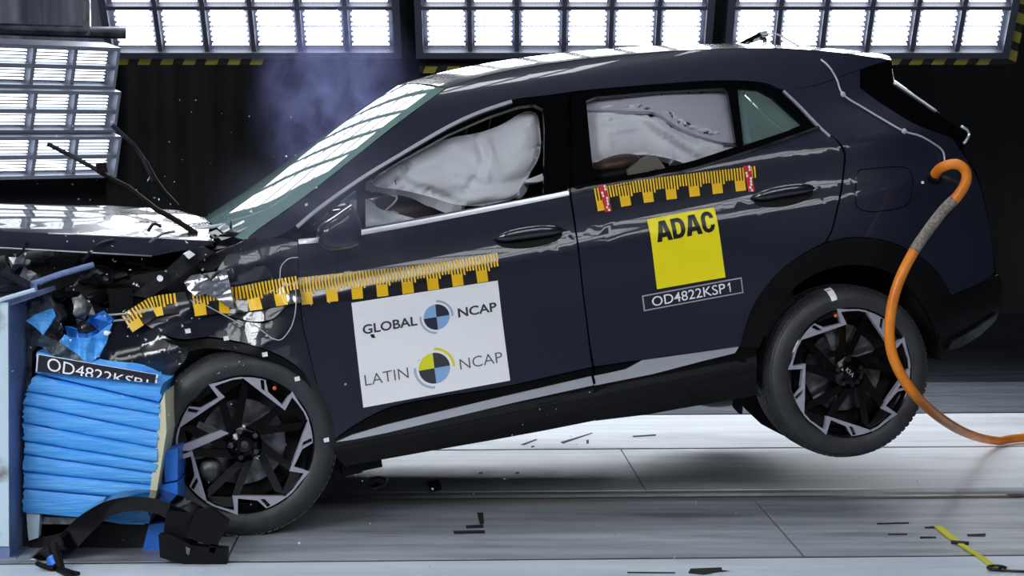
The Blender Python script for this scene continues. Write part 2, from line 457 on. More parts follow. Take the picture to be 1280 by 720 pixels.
for i, (a0, a1) in enumerate(((-9, -5.2), (-5.2, -2.9), (-2.9, -0.72), (-0.72, 1.38), (1.38, 3.6), (3.6, 6), (6, 9))):
    floor_slab('steel_plate', a0, a1, 7.455, 8.60, -0.05, 0.0, M['floor_plate'], base, 0.004)
floor_slab('rail_slot', -9, 9, 8.60, 8.86, -0.05, -0.03, M['groove'], base)
floor_slab('rail', -9, 9, 8.665, 8.70, -0.03, 0.0, M['rail'], base, 0.0)
floor_slab('rail', -9, 9, 8.78, 8.85, -0.03, -0.002, M['floor_plate'], base, 0.0)
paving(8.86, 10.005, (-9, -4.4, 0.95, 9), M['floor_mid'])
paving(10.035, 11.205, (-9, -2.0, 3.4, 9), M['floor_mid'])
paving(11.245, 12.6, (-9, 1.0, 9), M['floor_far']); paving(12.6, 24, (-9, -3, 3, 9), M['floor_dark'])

for b0, b1 in ((7.425, 7.455), (10.005, 10.035), (11.205, 11.245)):
    floor_slab('floor_joint', -9, 9, b0, b1, -0.05, -0.003, M['groove'], base, 0.0)

def ribbed(name, p0, p1, z0, z1, amp, period, material, parent=None, n_per=6, sharp=False):
    """a wall of vertical corrugations or hanging cloth folds from p0 to p1"""
    p0 = Vector((*p0, 0)); p1 = Vector((*p1, 0)); L = (p1-p0).length; t = (p1-p0)/L; nn = Vector((-t.y, t.x, 0))
    k = int(L/period*n_per); v = []; f = []; rnd = random.Random(3)
    for i in range(k+1):
        d = L*i/k; a = amp*sin(2*pi*d/period+0.8*sin(d*1.7))
        if sharp: a = max(-amp*0.6, min(amp*0.6, a*2))
        q = p0+t*d+nn*a
        v += [(q.x, q.y, z0), (q.x, q.y, z1)]
    for i in range(k): f.append((2*i, 2*i+2, 2*i+3, 2*i+1))
    o = mesh(name, v, f, material, parent, smooth=True)
    return o
w = ribbed('wall_back', (-9, 17.2), (9, 17.6), 0, 9.0, 0.05, 0.62, M['wall'], sharp=True); tag(w, kind='structure')
mesh('backing', [(-9, 17.75, 0), (9, 17.75, 0), (9, 17.75, 9.0), (-9, 17.75, 9.0)], [(0, 1, 2, 3)], M['wall'], w)
for nm, q in (('wall_left', [(-9, -6), (-9, 17.7)]), ('wall_right', [(9, 17.7), (9, -6)]), ('wall_front', [(9, -6), (-9, -6)])):
    o = ribbed(nm, q[0], q[1], 0, 9.0, 0.05, 0.62, M['wall'], sharp=True); tag(o, kind='structure')
m = MB(); m.box((-9.1, -6.1, 9.0), (9.1, 17.8, 9.2)); o = m.build('ceiling', M['wall']); tag(o, kind='structure')
m = MB(); m.box((-4.6, 16.6, 0.0), (-0.6, 17.0, 1.12)); m.box((-4.65, 16.55, 1.12), (-0.55, 17.0, 1.16))
o = m.build('trim_1', M['lowwall']); tag(o, kind='structure')

# drapes at the upper left
cu = ribbed('curtain', (-5.4, 15.2), (-3.0, 15.6), 1.2, 6.0, 0.05, 0.26, M['cloth'])
tag(cu, 'grey pleated curtain hanging behind the lamps at upper left', 'curtain')
m = MB(); m.tube([(-5.5, 15.2, 6.0), (-2.9, 15.6, 6.0)], 0.03); m.box((-5.5, 15.2, 6.0), (-5.44, 15.26, 9.0)); m.box((-2.96, 15.56, 6.0), (-2.9, 15.62, 9.0)); m.build('curtain_rail', M['steel'], cu)
cu2 = ribbed('curtain', (-3.1, 15.9), (-0.8, 16.0), 0.4, 6.0, 0.05, 0.3, M['wall'])
tag(cu2, 'black curtain beside the grey one, behind the nearest wall lamp', 'curtain')
m = MB(); m.tube([(-3.1, 15.9, 6.0), (-0.7, 16.0, 6.0)], 0.03); m.box((-0.8, 15.95, 6.0), (-0.74, 16.0, 9.0)); m.build('curtain_rail', M['steel'], cu2)

# ------------------------------------------------------------------ lamp banks
def lens_shape(w, h):
    """outline of one lens with scalloped ends"""
    P = []
    n = 3; r = 0.012
    for side in (1, -1):
        for i in range(n+1):
            y = -h/2+h*i/n if side > 0 else h/2-h*i/n
            P.append((side*w/2, y))
            if i < n:
                ym = y+(h/n/2)*(1 if side > 0 else -1)
                P += [(side*(w/2-r), ym-0.3*h/n*(1 if side > 0 else -1)), (side*(w/2-r*1.3), ym), (side*(w/2-r), ym+0.3*h/n*(1 if side > 0 else -1))]
    return P
_cache = {}
def flat_box(key, outline, d):
    if key in _cache: return _cache[key]
    n = len(outline); me = bpy.data.meshes.new('lens')
    v = [(x, -d, y) for x, y in outline]+[(x, 0, y) for x, y in outline]
    me.from_pydata(v, [], [tuple(range(n))]+[(i, i+n, (i+1) % n+n, (i+1) % n) for i in range(n)]); me.update()
    _cache[key] = me; return me
def stripe_mesh():
    if 'stripe' not in _cache:
        me = bpy.data.meshes.new('hazard_stripe')
        q = [(0, 0, 0), (0.075, 0, 0), (0.095, 0, 0.05), (0.02, 0, 0.05)]
        me.from_pydata(q+[(x, 0.006, z) for x, y, z in q], [], [(0, 1, 2, 3), (0, 4, 5, 1), (1, 5, 6, 2), (2, 6, 7, 3), (3, 7, 4, 0)]); me.update()
        me.materials.append(M['hazy']); _cache['stripe'] = me
    return _cache['stripe']
def lamp_bank(label, group, origin, rz, tilt, cols, rows, cw, ch, material, lenses=2, tubes=False, hazard=None, struts=True, side_stripes=()):
    """wall of flood lamps; origin is the middle of its lower edge, tilt leans the top towards the front"""
    root = empty('lamp_bank', origin, rz, label, 'lamp', group)
    root.rotation_euler = (tilt, 0, rz)
    Wd = cols*cw; Ht = rows*ch
    fr = MB(); b = 0.018 if tubes else 0.045
    for x in (-Wd/2-b, Wd/2): fr.box((x, -0.05, -b), (x+b, 0.09, Ht+b))
    for z in (-b, Ht): fr.box((-Wd/2, -0.05, z), (Wd/2, 0.09, z+b))
    fr.build('frame', M['lampgrey'] if tubes else M['lampframe'], root)
    bk = MB(); bk.box((-Wd/2, 0.03, 0), (Wd/2, 0.09, Ht)); bk.build('back_panel', M['lampback'], root)
    mu = MB(); d = 0.012 if tubes else 0.014
    for i in range(1, cols): mu.box((-Wd/2+i*cw-d, -0.035, 0), (-Wd/2+i*cw+d, 0.03, Ht))
    for j in range(1, rows): mu.box((-Wd/2, -0.04, j*ch-d), (Wd/2, 0.03, j*ch+d))
    mu.build('mullion', M['lampgrey'] if tubes else M['lampframe'], root)
    for j in range(rows):
        for i in range(cols):
            cx = -Wd/2+(i+0.5)*cw; cz = (j+0.5)*ch
            for k in range(lenses):
                h = (ch-2*d)/lenses; w = cw-2*d
                if tubes:
                    key = ('t', round(w, 3), round(h, 3), lenses)
                    me = flat_box(key, [(-w*0.43, -h*0.19), (w*0.43, -h*0.19), (w*0.43, h*0.19), (-w*0.43, h*0.19)], 0.015)
                else:
                    key = ('l', round(w, 3), round(h, 3)); me = flat_box(key, lens_shape(w*0.87, h*0.80), 0.02)
                if not me.materials: me.materials.append(material)
                o = bpy.data.objects.new('tube' if tubes else 'lens', me); C.objects.link(o); o.parent = root
                o.location = (cx, 0.012, cz-(ch-2*d)/2+(k+0.5)*h)
    for hx0, hx1, hz in (hazard or ()):
        st = MB(); st.box((hx0, 0.0, hz), (hx1, 0.05, hz+0.055)); st.build('hazard_strip', M['hazb'], root)
        for i in range(int((hx1-hx0)/0.14)):
            o = link('hazard_stripe', stripe_mesh(), None, root); o.location = (hx0+0.02+i*0.14, -0.007, hz+0.002)
    for sx in side_stripes:
        st = MB(); st.box((sx, 0.0, -0.12), (sx+0.05, 0.05, Ht)); st.build('hazard_strip', M['hazb'], root)
        for i in range(int((Ht+0.1)/0.14)):
            o = link('hazard_stripe', stripe_mesh(), None, root); o.rotation_euler = (0, -pi/2, 0); o.location = (sx+0.052, -0.007, -0.10+i*0.14)
    if struts:
        s = MB(); inv = (Matrix.Translation(Vector(origin)) @ Euler((tilt, 0, rz)).to_matrix().to_4x4()).inverted()
        up = inv.to_3x3() @ Vector((0, 0, 1))
        for x in ((-Wd/2+0.1, -Wd/2+0.6) if tubes else (-Wd/2+0.1, Wd/2-0.1)):
            p = Vector((x, 0.12, Ht*0.8)); wz = (inv.inverted() @ p).z
            s.tube([p-Vector((0, 0.06, 0)), p, p+up*max(0.1, 9.0-wz)], 0.02)
        s.build('hanger', M['lampframe'], root)
    return root
L_back = led('back_lens', (0.93, 0.96, 1.0, 1), BACK_LAMP, 45)
L_side = glow('side_tube', (0.86, 0.94, 1.0, 1), SIDE_LAMP)
L_front = led('front_lens', (0.93, 0.96, 1.0, 1), FRONT_LAMP, 45)
L_top = led('ceiling_lens', (0.93, 0.96, 1.0, 1), TOP_LAMP, 45)
GB = 'lamp walls behind the car'
BY = 13.0; BZ = 2.055; LEAN = radians(38)
lamp_bank('lamp wall of white lenses above the smoke, left of the other two', GB, (-1.60, BY, BZ), 0.0, LEAN, 6, 5, 0.290, 0.325, L_back, hazard=[(-0.90, 0.13, -0.125)])
lamp_bank('lamp wall of white lenses above the middle of the car roof', GB, (0.32, BY, BZ), 0.0, LEAN, 6, 5, 0.290, 0.325, L_back, hazard=[(-0.90, 0.90, -0.19)])
lamp_bank('lamp wall of white lenses above the rear of the car', GB, (2.20, BY, BZ), 0.0, LEAN, 6, 5, 0.280, 0.325, L_back, hazard=[(-0.86, 0.92, -0.125)], side_stripes=(0.895,))
# three stacked banks at the left
GS = 'slanted tube lamp banks at the left'
for k, (zt, zb) in enumerate(((55+8, 109), (113, 163), (167, 218))):
    top = Vector([(-2.1680,11.5000,1.9853)][0]); 
    zB = 1.5600+(160-zb)/2600.0*11.5
    org = Vector((-2.19, 11.52, zB+0.015)); ang = radians(48); ncol = 7; cw = 0.262
    d = Vector((cos(ang), sin(ang), 0)); mid = org-d*(ncol*cw/2+0.05)
    lamp_bank(['topmost of the three slanted lamp banks at the left', 'middle of the three slanted lamp banks at the left', 'lowest of the three slanted lamp banks at the left, behind the wipers'][k], GS,
              mid, ang, radians(14), ncol, 2, cw, 0.098, L_side, lenses=4, tubes=True, hazard=None, struts=(k == 0))
# lamp banks on the photographer's side and under the ceiling, as reflections in the paint and glass show, plus unseen fill banks added towards the barrier
GF = 'lamp banks on the near side of the hall'
L_fill = led('added_fill_lens', (0.95, 0.97, 1.0, 1), FILL_LAMP, 45)
for i, x in enumerate((0.6, 3.8, 7.0)):
    lamp_bank('near-side lamp bank facing the run-up track, %s from the middle' % ('first', 'second', 'third')[i], GF, (x, -3.0, 4.6), pi, radians(28), 6, 7, 0.48, 0.46, L_front, struts=False)
for i, (x, y) in enumerate(((-7.2, 1.2), (-4.4, 0.0))):
    lamp_bank('added near-side fill bank facing the barrier, %s the side wall' % ('next to', 'further from')[i], GF, (x, y, 3.4), pi+radians(-24), radians(30), 6, 5, 0.44, 0.46, L_fill, struts=False)
GC = 'lamp banks under the ceiling above the car'
for x in (-2.9, -0.2, 2.5):
    lamp_bank('ceiling lamp bank %s' % {-2.9: 'over the barrier', -0.2: 'over the car', 2.5: 'over the run-up track'}[x], GC, (x, 9.6, 6.6), 0.0, radians(80), 6, 4, 0.34, 0.36, L_top, hazard=None)
# dark truss pipe over the left-hand banks
pp = empty('truss_pipe', (-3.0, 12.0, 0), 0, 'dark steel pipe running above the slanted lamp banks', 'pipe')
m = MB(); m.tube([(-4.0-(-3.0), -0.25, 2.15), (0.73, 0.3, 2.115)], 0.035, 12); m.build('pipe', M['steel'], pp, angle=40)
m = MB(); m.box((-0.45, -0.15, 2.16), (0.02, -0.05, 2.24)); m.box((-0.3, -0.14, 2.2), (-0.24, -0.08, 9.0)); m.box((0.5, 0.2, 2.1), (0.54, 0.24, 9.0)); m.build('hanger', M['steel'], pp)

# ------------------------------------------------------------------ the car (local axes: u to the rear, v to the far side, w up; origin at the front hub)
ORG = (-1.01829,7.85765,0.35624)
car = empty('car', ORG, 0, 'dark navy five-door crossover car crashed nose-first into the blue barrier', 'car')
car.rotation_euler = (0, -0.165806, 0.226893)
CARM = Matrix.Translation(Vector(ORG)) @ Euler((0, -0.165806, 0.226893)).to_matrix().to_4x4()
def cw_(p): return CARM @ Vector(p)

# --- side sheet metal ------------------------------------------------------
FD_OUT = [(0.3404,0.7242),(0.4596,0.7123),(0.5790,0.7128),(0.7845,0.7107),(0.9935,0.7146),(1.2205,0.7157),(1.4212,0.7203),(1.4206,0.6169),(1.4107,0.4438),(1.4046,0.2515),(1.3974,0.0916),(1.3971,0.0319),(1.1980,0.0270),(1.0665,0.0238),(0.9368,0.0268),(0.8085,0.0328),(0.6806,0.0358),(0.5842,0.0326),(0.5185,0.0203),(0.4176,-0.0135),(0.3349,-0.0540),(0.3247,0.0147),(0.3157,0.1428),(0.3052,0.3028),(0.2985,0.4298),(0.3159,0.5803)]
RD_OUT = [(1.4311,0.7202),(1.5334,0.7199),(1.7158,0.7171),(1.9188,0.7239),(2.1474,0.7509),(2.3645,0.7791),(2.5106,0.8004),(2.5410,0.7690),(2.5646,0.7324),(2.5797,0.6775),(2.5507,0.5809),(2.5031,0.4819),(2.4622,0.3944),(2.4268,0.3500),(2.3291,0.3201),(2.2159,0.2650),(2.1047,0.1601),(2.0503,0.0683),(2.0167,-0.0043),(1.7962,0.0118),(1.6023,0.0214),(1.4070,0.0316),(1.4066,0.1059),(1.4110,0.2503),(1.4171,0.4427),(1.4286,0.6154)]
QP_OUT = [(2.5186,0.8023),(2.5422,0.7721),(2.5746,0.7307),(2.5882,0.6760),(2.5591,0.5795),(2.5116,0.4804),(2.4706,0.3929),(2.4355,0.3501),(2.5529,0.3486),(2.6666,0.3179),(2.7720,0.2648),(2.8797,0.1801),(2.9247,0.1239),(2.9730,0.0397),(2.9919,0.0238),(3.1839,0.0411),(3.2409,0.0626),(3.2558,0.1969),(3.2398,0.3547),(3.1971,0.4993),(3.1539,0.5847),(3.1101,0.6597),(2.9569,0.7323),(2.8493,0.8271),(2.7581,0.9260),(2.7878,0.9991),(2.5614,0.9676),(2.4150,0.9714)]
CR_OUT = [(0.1334,0.7629),(0.2262,0.8012),(0.4002,0.8786),(0.6154,0.9915),(0.8350,1.1030),(1.0547,1.2018),(1.2044,1.2234),(1.3764,1.2317),(1.5436,1.2292),(1.7419,1.2199),(1.9714,1.2021),(2.2028,1.1760),(2.4053,1.1469),(2.5784,1.1130),(2.7554,1.0687),(2.9545,1.0149),(2.7885,1.0007),(2.5625,0.9708),(2.4160,0.9745),(2.3403,1.0167),(2.1595,1.0561),(1.8923,1.0833),(1.6116,1.1065),(1.4622,1.1116),(1.2977,1.1177),(1.1596,1.0970),(1.0183,1.0597),(0.8047,0.9847),(0.6293,0.9188),(0.4529,0.8389),(0.3495,0.7863),(0.2612,0.7561)]
front_door = patch('front_door', rounded(FD_OUT), material=M['paint'], parent=car)
rear_door = patch('rear_door', rounded(RD_OUT), material=M['paint'], parent=car)
quarter = patch('quarter_panel', rounded(QP_OUT), material=M['paint'], parent=car)
pillar = patch('roof_pillar', rounded(CR_OUT), material=M['paint'], parent=car)
FIN = [(2.7865,0.9959),(2.9530,1.0116),(2.9362,0.9252),(3.0151,0.8478),(3.0763,0.7765),(3.1326,0.7098),(3.1720,0.6559),(3.1557,0.5911),(3.1108,0.6629),(2.9588,0.7354),(2.8511,0.8302),(2.7632,0.9286)]
patch('tail_fin', rounded(FIN), material=M['gloss'], parent=car)
for nm, OUT in (('front_door', FD_OUT), ('rear_door', RD_OUT), ('quarter_panel', QP_OUT), ('roof_pillar', CR_OUT), ('tail_fin', FIN)):
    patch(nm, rounded(OUT), material=M['paint'], parent=car, mirror=True)

# lower cladding with its bright strips
FC = [(0.3342,-0.0586),(0.4171,-0.0166),(0.5179,0.0172),(0.5837,0.0295),(0.6800,0.0327),(0.8080,0.0297),(0.9363,0.0237),(1.0659,0.0207),(1.1975,0.0239),(1.3966,0.0288),(1.3887,-0.0394),(1.3837,-0.1898),(1.1739,-0.1884),(0.9763,-0.1840),(0.7164,-0.1760),(0.3966,-0.1678),(0.3679,-0.1684),(0.3384,-0.1170)]
RC = [(1.4081,0.0282),(1.6017,0.0183),(1.7957,0.0086),(2.0146,-0.0072),(2.0784,-0.0161),(2.0660,-0.2236),(1.9171,-0.2207),(1.7352,-0.2139),(1.6059,-0.2111),(1.3856,-0.1913),(1.3858,-0.0682)]
fclad = patch('door_cladding', FC, fn=offs(-0.006), material=M['gloss'], parent=front_door)
rclad = patch('door_cladding', RC, fn=offs(-0.006), material=M['gloss'], parent=rear_door)
FS = [(0.3466,-0.0596),(0.4123,-0.0442),(0.5413,-0.0320),(0.7993,-0.0213),(1.0604,-0.0120),(1.3846,-0.0029),(1.3871,-0.0391),(1.0550,-0.0448),(0.7938,-0.0539),(0.5361,-0.0629),(0.4092,-0.0627)]
RS = [(1.3978,-0.0038),(1.4576,-0.0041),(1.5314,-0.0022),(1.6020,0.0199),(1.7957,0.0086),(2.0048,-0.0036),(1.9845,-0.0244),(1.8575,-0.0295),(1.6357,-0.0421),(1.3901,-0.0413),(1.3999,-0.0319)]
patch('sill_strip', FS, fn=offs(-0.014), material=M['chrome'], parent=front_door, flange=0.012)
patch('sill_strip', RS, fn=offs(-0.014), material=M['chrome'], parent=rear_door, flange=0.012)
patch('door_cladding', FC, fn=offs(-0.006), material=M['gloss'], parent=car, mirror=True)
patch('door_cladding', RC, fn=offs(-0.006), material=M['gloss'], parent=car, mirror=True)
AR = [(2.0162,-0.0075),(2.0501,0.0667),(2.1045,0.1585),(2.2157,0.2634),(2.3286,0.3169),(2.4330,0.3456),(2.5523,0.3454),(2.6661,0.3147),(2.7713,0.2600),(2.8752,0.1776),(2.9201,0.1214),(2.9676,0.0341),(2.9910,0.0190),(3.1825,0.0345),(3.2540,0.0493),(3.2702,0.0007),(3.2273,-0.1148),(3.1300,-0.1553),(2.9219,-0.2055),(2.8914,-0.1947),(2.8688,-0.1112),(2.8373,-0.0261),(2.7775,0.0866),(2.6847,0.1782),(2.5645,0.2309),(2.4426,0.2435),(2.3188,0.2166),(2.2195,0.1520),(2.1460,0.0667),(2.0913,-0.0219)]
AR = rounded(AR, 40, 3)
patch('wheel_arch_trim', AR, fn=offs(-0.012), material=M['black'], parent=car)
patch('wheel_arch_trim', AR, fn=offs(-0.012), material=M['black'], parent=car, mirror=True)
SK = [(2.9258,-0.2029),(2.9482,-0.1686),(3.1038,-0.1380),(3.2163,-0.1084),(3.1987,-0.1401),(3.1128,-0.1799),(2.9960,-0.2089)]
patch('skid_trim', SK, fn=offs(-0.03), material=M['steel'], parent=car)
MF = [(1.9791,-0.2160),(2.0311,-0.2162),(2.0235,-0.3032),(2.0063,-0.2961),(1.9828,-0.2629)]
patch('mud_flap', MF, fn=offs(0.03), material=M['black'], parent=car, flange=0.01)

# window frames, glass
FF_OUT = [(0.3380,0.7277),(0.3503,0.7770),(0.4514,0.8330),(0.6278,0.9128),(0.8031,0.9786),(1.0167,1.0536),(1.1578,1.0908),(1.2958,1.1115),(1.4603,1.1054),(1.5291,1.1005),(1.4755,0.9094),(1.4250,0.7229),(1.2211,0.7188),(0.9941,0.7176),(0.7851,0.7137),(0.5796,0.7158)]
FG1 = [(0.3580,0.7333),(0.3742,0.7608),(0.4964,0.8253),(0.6073,0.8806),(0.5706,0.7329),(0.4881,0.7289)]
FG2 = [(0.6053,0.7330),(0.6465,0.8988),(0.7978,0.9575),(1.0094,1.0261),(1.1841,1.0672),(1.3152,1.0873),(1.3808,1.0845),(1.4108,1.0617),(1.3962,0.9868),(1.3237,0.7388),(1.0621,0.7339),(0.8048,0.7321)]
RF_OUT = [(1.4317,0.7233),(1.4803,0.9086),(1.5387,1.0990),(1.6101,1.1019),(1.8903,1.0771),(2.1574,1.0498),(2.3376,1.0088),(2.4094,0.9656),(2.5119,0.8034),(2.3661,0.7837),(2.1490,0.7555),(1.9198,0.7285),(1.7167,0.7218),(1.5343,0.7246)]
RG1 = [(1.5920,1.0641),(1.6351,1.0733),(1.8830,1.0537),(2.1659,1.0220),(2.1774,1.0036),(2.1457,0.7868),(1.9640,0.7627),(1.7914,0.7505),(1.6578,0.7510),(1.5354,0.7529),(1.5597,0.8953)]
RG2 = [(2.2213,1.0096),(2.3061,0.9891),(2.3541,0.9515),(2.4448,0.8245),(2.3754,0.8099),(2.1760,0.7849)]
ffr = patch('window_frame', FF_OUT, holes=[FG1, FG2], fn=offs(0.004), material=M['gloss'], parent=front_door, flange=0.025)
rfr = patch('window_frame', RF_OUT, holes=[RG1, RG2], fn=offs(0.004), material=M['gloss'], parent=rear_door, flange=0.025)
patch('window_frame', FF_OUT, holes=[FG1, FG2], fn=offs(0.004), material=M['gloss'], parent=car, flange=0.025, mirror=True)
patch('window_frame', RF_OUT, holes=[RG1, RG2], fn=offs(0.004), material=M['gloss'], parent=car, flange=0.025, mirror=True)
for G_, par, mt in ((FG1, front_door, 'glass'), (FG2, front_door, 'glass'), (RG1, rear_door, 'glass'), (RG2, rear_door, 'glass_green')):
    patch('window_glass', G_, fn=offs(0.018), material=M[mt], parent=par, flange=0)
    patch('window_glass', G_, fn=offs(0.018), material=M['glass_green'], parent=car, flange=0, mirror=True)
BELT = [(0.3385,0.7153),(0.4582,0.7048),(0.5779,0.7068),(0.7837,0.7062),(0.9923,0.7085),(1.2196,0.7111),(1.4203,0.7157)]
patch('belt_strip', band(spline(BELT, 4), 0.0, 0.019), fn=offs(-0.010), material=M['chrome'], parent=front_door, flange=0.012)
patch('upper_strip', band(spline([(0.3503,0.7770),(0.4511,0.8316),(0.6275,0.9113),(0.8027,0.9771),(1.0163,1.0520),(1.1570,1.0878),(1.2949,1.1084)], 5), -0.002, 0.010), fn=offs(-0.006), material=M['chrome'], parent=front_door, flange=0.01)
patch('belt_strip', band(spline([(1.4337,0.7166),(1.5331,0.7184),(1.7155,0.7156),(1.9188,0.7239),(2.1469,0.7494),(2.3645,0.7791),(2.5106,0.8004)], 4), 0.0, 0.010), fn=offs(-0.007), material=M['steel'], parent=rear_door, flange=0.01)
patch('upper_strip', band(spline([(2.4115,0.9719),(2.4617,0.8975),(2.5131,0.8065),(2.5418,0.7624)], 4), -0.004, 0.004), fn=offs(-0.006), material=M['chrome'], parent=rear_door, flange=0.01)
# bright line of reflected print in the centre pillar is left to the real lamps; pillar covers sit between the doors
m = MB()
patch('pillar_cover', [(1.4344,1.0740),(1.5126,1.0675),(1.4180,0.7351),(1.3386,0.7331)], fn=offs(0.0), material=M['gloss'], parent=front_door, flange=0.012)
patch('pillar_cover', [(1.5367,1.0700),(1.5865,1.0683),(1.5273,0.7480),(1.4433,0.7434)], fn=offs(0.0), material=M['gloss'], parent=rear_door, flange=0.012)

# door handles
def door_handle(P, parent):
    (u0, w0), (u1, w1) = P; c = ((u0+u1)/2, (w0+w1)/2); L = sqrt((u1-u0)**2+(w1-w0)**2); t = Vector((u1-u0, w1-w0)).normalized(); n = Vector((-t.y, t.x))
    cup = MB(); v = []; f = []
    rec = [(c[0]+t.x*L*0.46*cos(a)+n.x*0.036*sin(a), c[1]+t.y*L*0.46*cos(a)+n.y*0.036*sin(a)-0.012) for a in [2*pi*i/24 for i in range(24)]]
    patch('recess_shade', rec, fn=lambda a, b: (a, S(a, b)-0.003, b), material=M['black'], parent=parent, flange=0.004)  # flat black patch stands in for the shade in the handle cup
    k = 18; q = 10; m = MB(); ring = []
    for i in range(k+1):
        s = -1+2*i/k; r = 0.023*(1-abs(s)**3.2)**0.7+0.0012; x = s*L/2; y = 0.010*(1-s*s)+0.004
        out = 0.034*(1-s**6)+0.002
        p = Vector((c[0], c[1]))+t*x+n*y
        ring.append([(p.x+n.x*r*sin(a), S(p.x, p.y)-out-0.012*cos(a), p.y+n.y*r*sin(a)) for a in [2*pi*j/q for j in range(q)]])
    V_ = [p for r_ in ring for p in r_]; F_ = []
    for i in range(k):
        for j in range(q): F_.append((i*q+j, i*q+(j+1) % q, (i+1)*q+(j+1) % q, (i+1)*q+j))
    m.add(V_, F_); m.build('door_handle', M['paint2'], parent, smooth=True)
door_handle([(1.0883,0.5967),(1.3794,0.5828)], front_door)
door_handle([(2.1549,0.5715),(2.4286,0.5662)], rear_door)

# wing mirror
MO = [(0.4028,0.7777),(0.4763,0.8133),(0.5398,0.8433),(0.5578,0.8050),(0.5625,0.7431),(0.5432,0.6853),(0.4988,0.6780),(0.4293,0.6844),(0.4017,0.7017),(0.3921,0.7339)]
def mirror_head():
    R = rounded(MO, 60, 4); n = len(R); cx = sum(p[0] for p in R)/n; cy = sum(p[1] for p in R)/n
    L = []
    for dv, sc in ((-0.205, 0.55), (-0.198, 0.78), (-0.18, 0.93), (-0.14, 1.0), (-0.05, 0.95), (-0.015, 0.8), (-0.01, 0.6)):
        L.append([(cx+(x-cx)*sc+0.03*(dv+0.14), dv, cy+(y-cy)*sc) for x, y in R])
    v = [p for q in L for p in q]; f = []
    for i in range(len(L)-1):
        for j in range(n): f.append((i*n+j, i*n+(j+1) % n, (i+1)*n+(j+1) % n, (i+1)*n+j))
    f.append(tuple(range(n))); f.append(tuple((len(L)-1)*n+j for j in range(n)))
    m = MB(); m.add(v, f); o = m.build('wing_mirror', M['paint'], front_door, angle=50)
    a = MB(); a.tube([(cx+0.0, -0.06, cy-0.05), (cx+0.0, 0.0, cy-0.055), (cx+0.0, 0.06, cy-0.06)], [0.025, 0.03, 0.03], 10); a.build('mirror_foot', M['black'], front_door, smooth=True)
mirror_head()

# fuel flap and quarter-panel marks
FL = rounded([(2.6210,0.5983),(2.6722,0.6059),(2.8182,0.5904),(2.8646,0.5591),(2.8463,0.4800),(2.8057,0.4278),(2.6666,0.4300),(2.5992,0.4518),(2.5858,0.4935)], 80, 3)
FLi = [(sum(p[0] for p in FL)/len(FL)+(x-sum(p[0] for p in FL)/len(FL))*0.975, sum(p[1] for p in FL)/len(FL)+(y-sum(p[1] for p in FL)/len(FL))*0.965) for x, y in FL]
patch('flap_gap', FL, holes=[FLi], fn=offs(-0.0012), material=M['gloss'], parent=quarter, flange=0.001)
patch('marker_dot', [(a+0.007*cos(t), b+0.007*sin(t)) for a, b in [(2.9046,0.5092)] for t in [2*pi*i/10 for i in range(10)]], fn=offs(-0.003), material=M['white'], parent=quarter, flange=0.001)
patch('hose_port', [(a+0.04*cos(t), b+0.03*sin(t)) for a, b in [(2.9750,0.5197)] for t in [2*pi*i/14 for i in range(14)]], fn=offs(-0.008), material=M['black'], parent=quarter, flange=0.008)

# --- roof, windscreen, back ---------------------------------------------------
def loft(name, near, fn, nt, material, mirror_v=True, flange=0):
    """near: 3-D line on the near side; fn(p, t) gives the point across the car at t in 0..1"""
    n = len(near); v = []; f = []
    for p in near:
        for k in range(nt+1): v.append(fn(Vector(p), k/nt))
    for i in range(n-1):
        for k in range(nt): f.append((i*(nt+1)+k, i*(nt+1)+k+1, (i+1)*(nt+1)+k+1, (i+1)*(nt+1)+k))
    m = MB(); m.add(v, f); return m.build(name, material, car, smooth=True)
ROOF = [(u, S(u, w), w) for u, w in spline([(1.0561,1.2049),(1.2060,1.2265),(1.3782,1.2348),(1.5456,1.2323),(1.7439,1.2230),(1.9732,1.2052),(2.2042,1.1792),(2.4067,1.1501),(2.5797,1.1162),(2.7568,1.0719),(2.9630,1.0136)], 4)]
def across(p, t, crown, push=0.0):
    b = 4*t*(1-t); b = b**0.65
    return (p.x+push*b, p.y+(CW-2*p.y)*t, p.z+crown*b)
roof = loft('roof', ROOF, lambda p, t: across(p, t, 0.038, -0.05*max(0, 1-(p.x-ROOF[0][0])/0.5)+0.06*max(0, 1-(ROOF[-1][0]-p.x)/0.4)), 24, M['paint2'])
lip = [ROOF[-1], (ROOF[-1][0]+0.005, ROOF[-1][1]+0.005, ROOF[-1][2]-0.035), (ROOF[-1][0]-0.1, ROOF[-1][1]+0.05, ROOF[-1][2]-0.06)]
loft('spoiler_lip', lip, lambda p, t: across(p, t, 0.038, 0.06), 20, M['gloss'])
WS = [(u, S(u, w)+0.012, w) for u, w in spline([(0.1430,0.7643),(0.2273,0.8056),(0.4013,0.8831),(0.6161,0.9945),(0.8358,1.1061),(1.0530,1.2054)], 4)]
def screen_fn(p, t):
    b = (4*t*(1-t))**0.9
    k = (p.z-WS[0][2])/(WS[-1][2]-WS[0][2])
    return (p.x-0.09*b*(1.1-0.5*k), p.y+(CW-2*p.y)*t, p.z+0.035*b)
ws = loft('windscreen', WS, screen_fn, 24, M['screen'])
TAILP = [(u, S(u, w)+0.004, w) for u, w in [(2.9586,1.0039),(2.9420,0.9277),(3.0174,0.8508),(3.0787,0.7795),(3.1341,0.7129)]]
def tail_fn(p, t): return across(p, t, 0.0, 0.10)
loft('rear_window', TAILP, tail_fn, 14, M['gloss'])
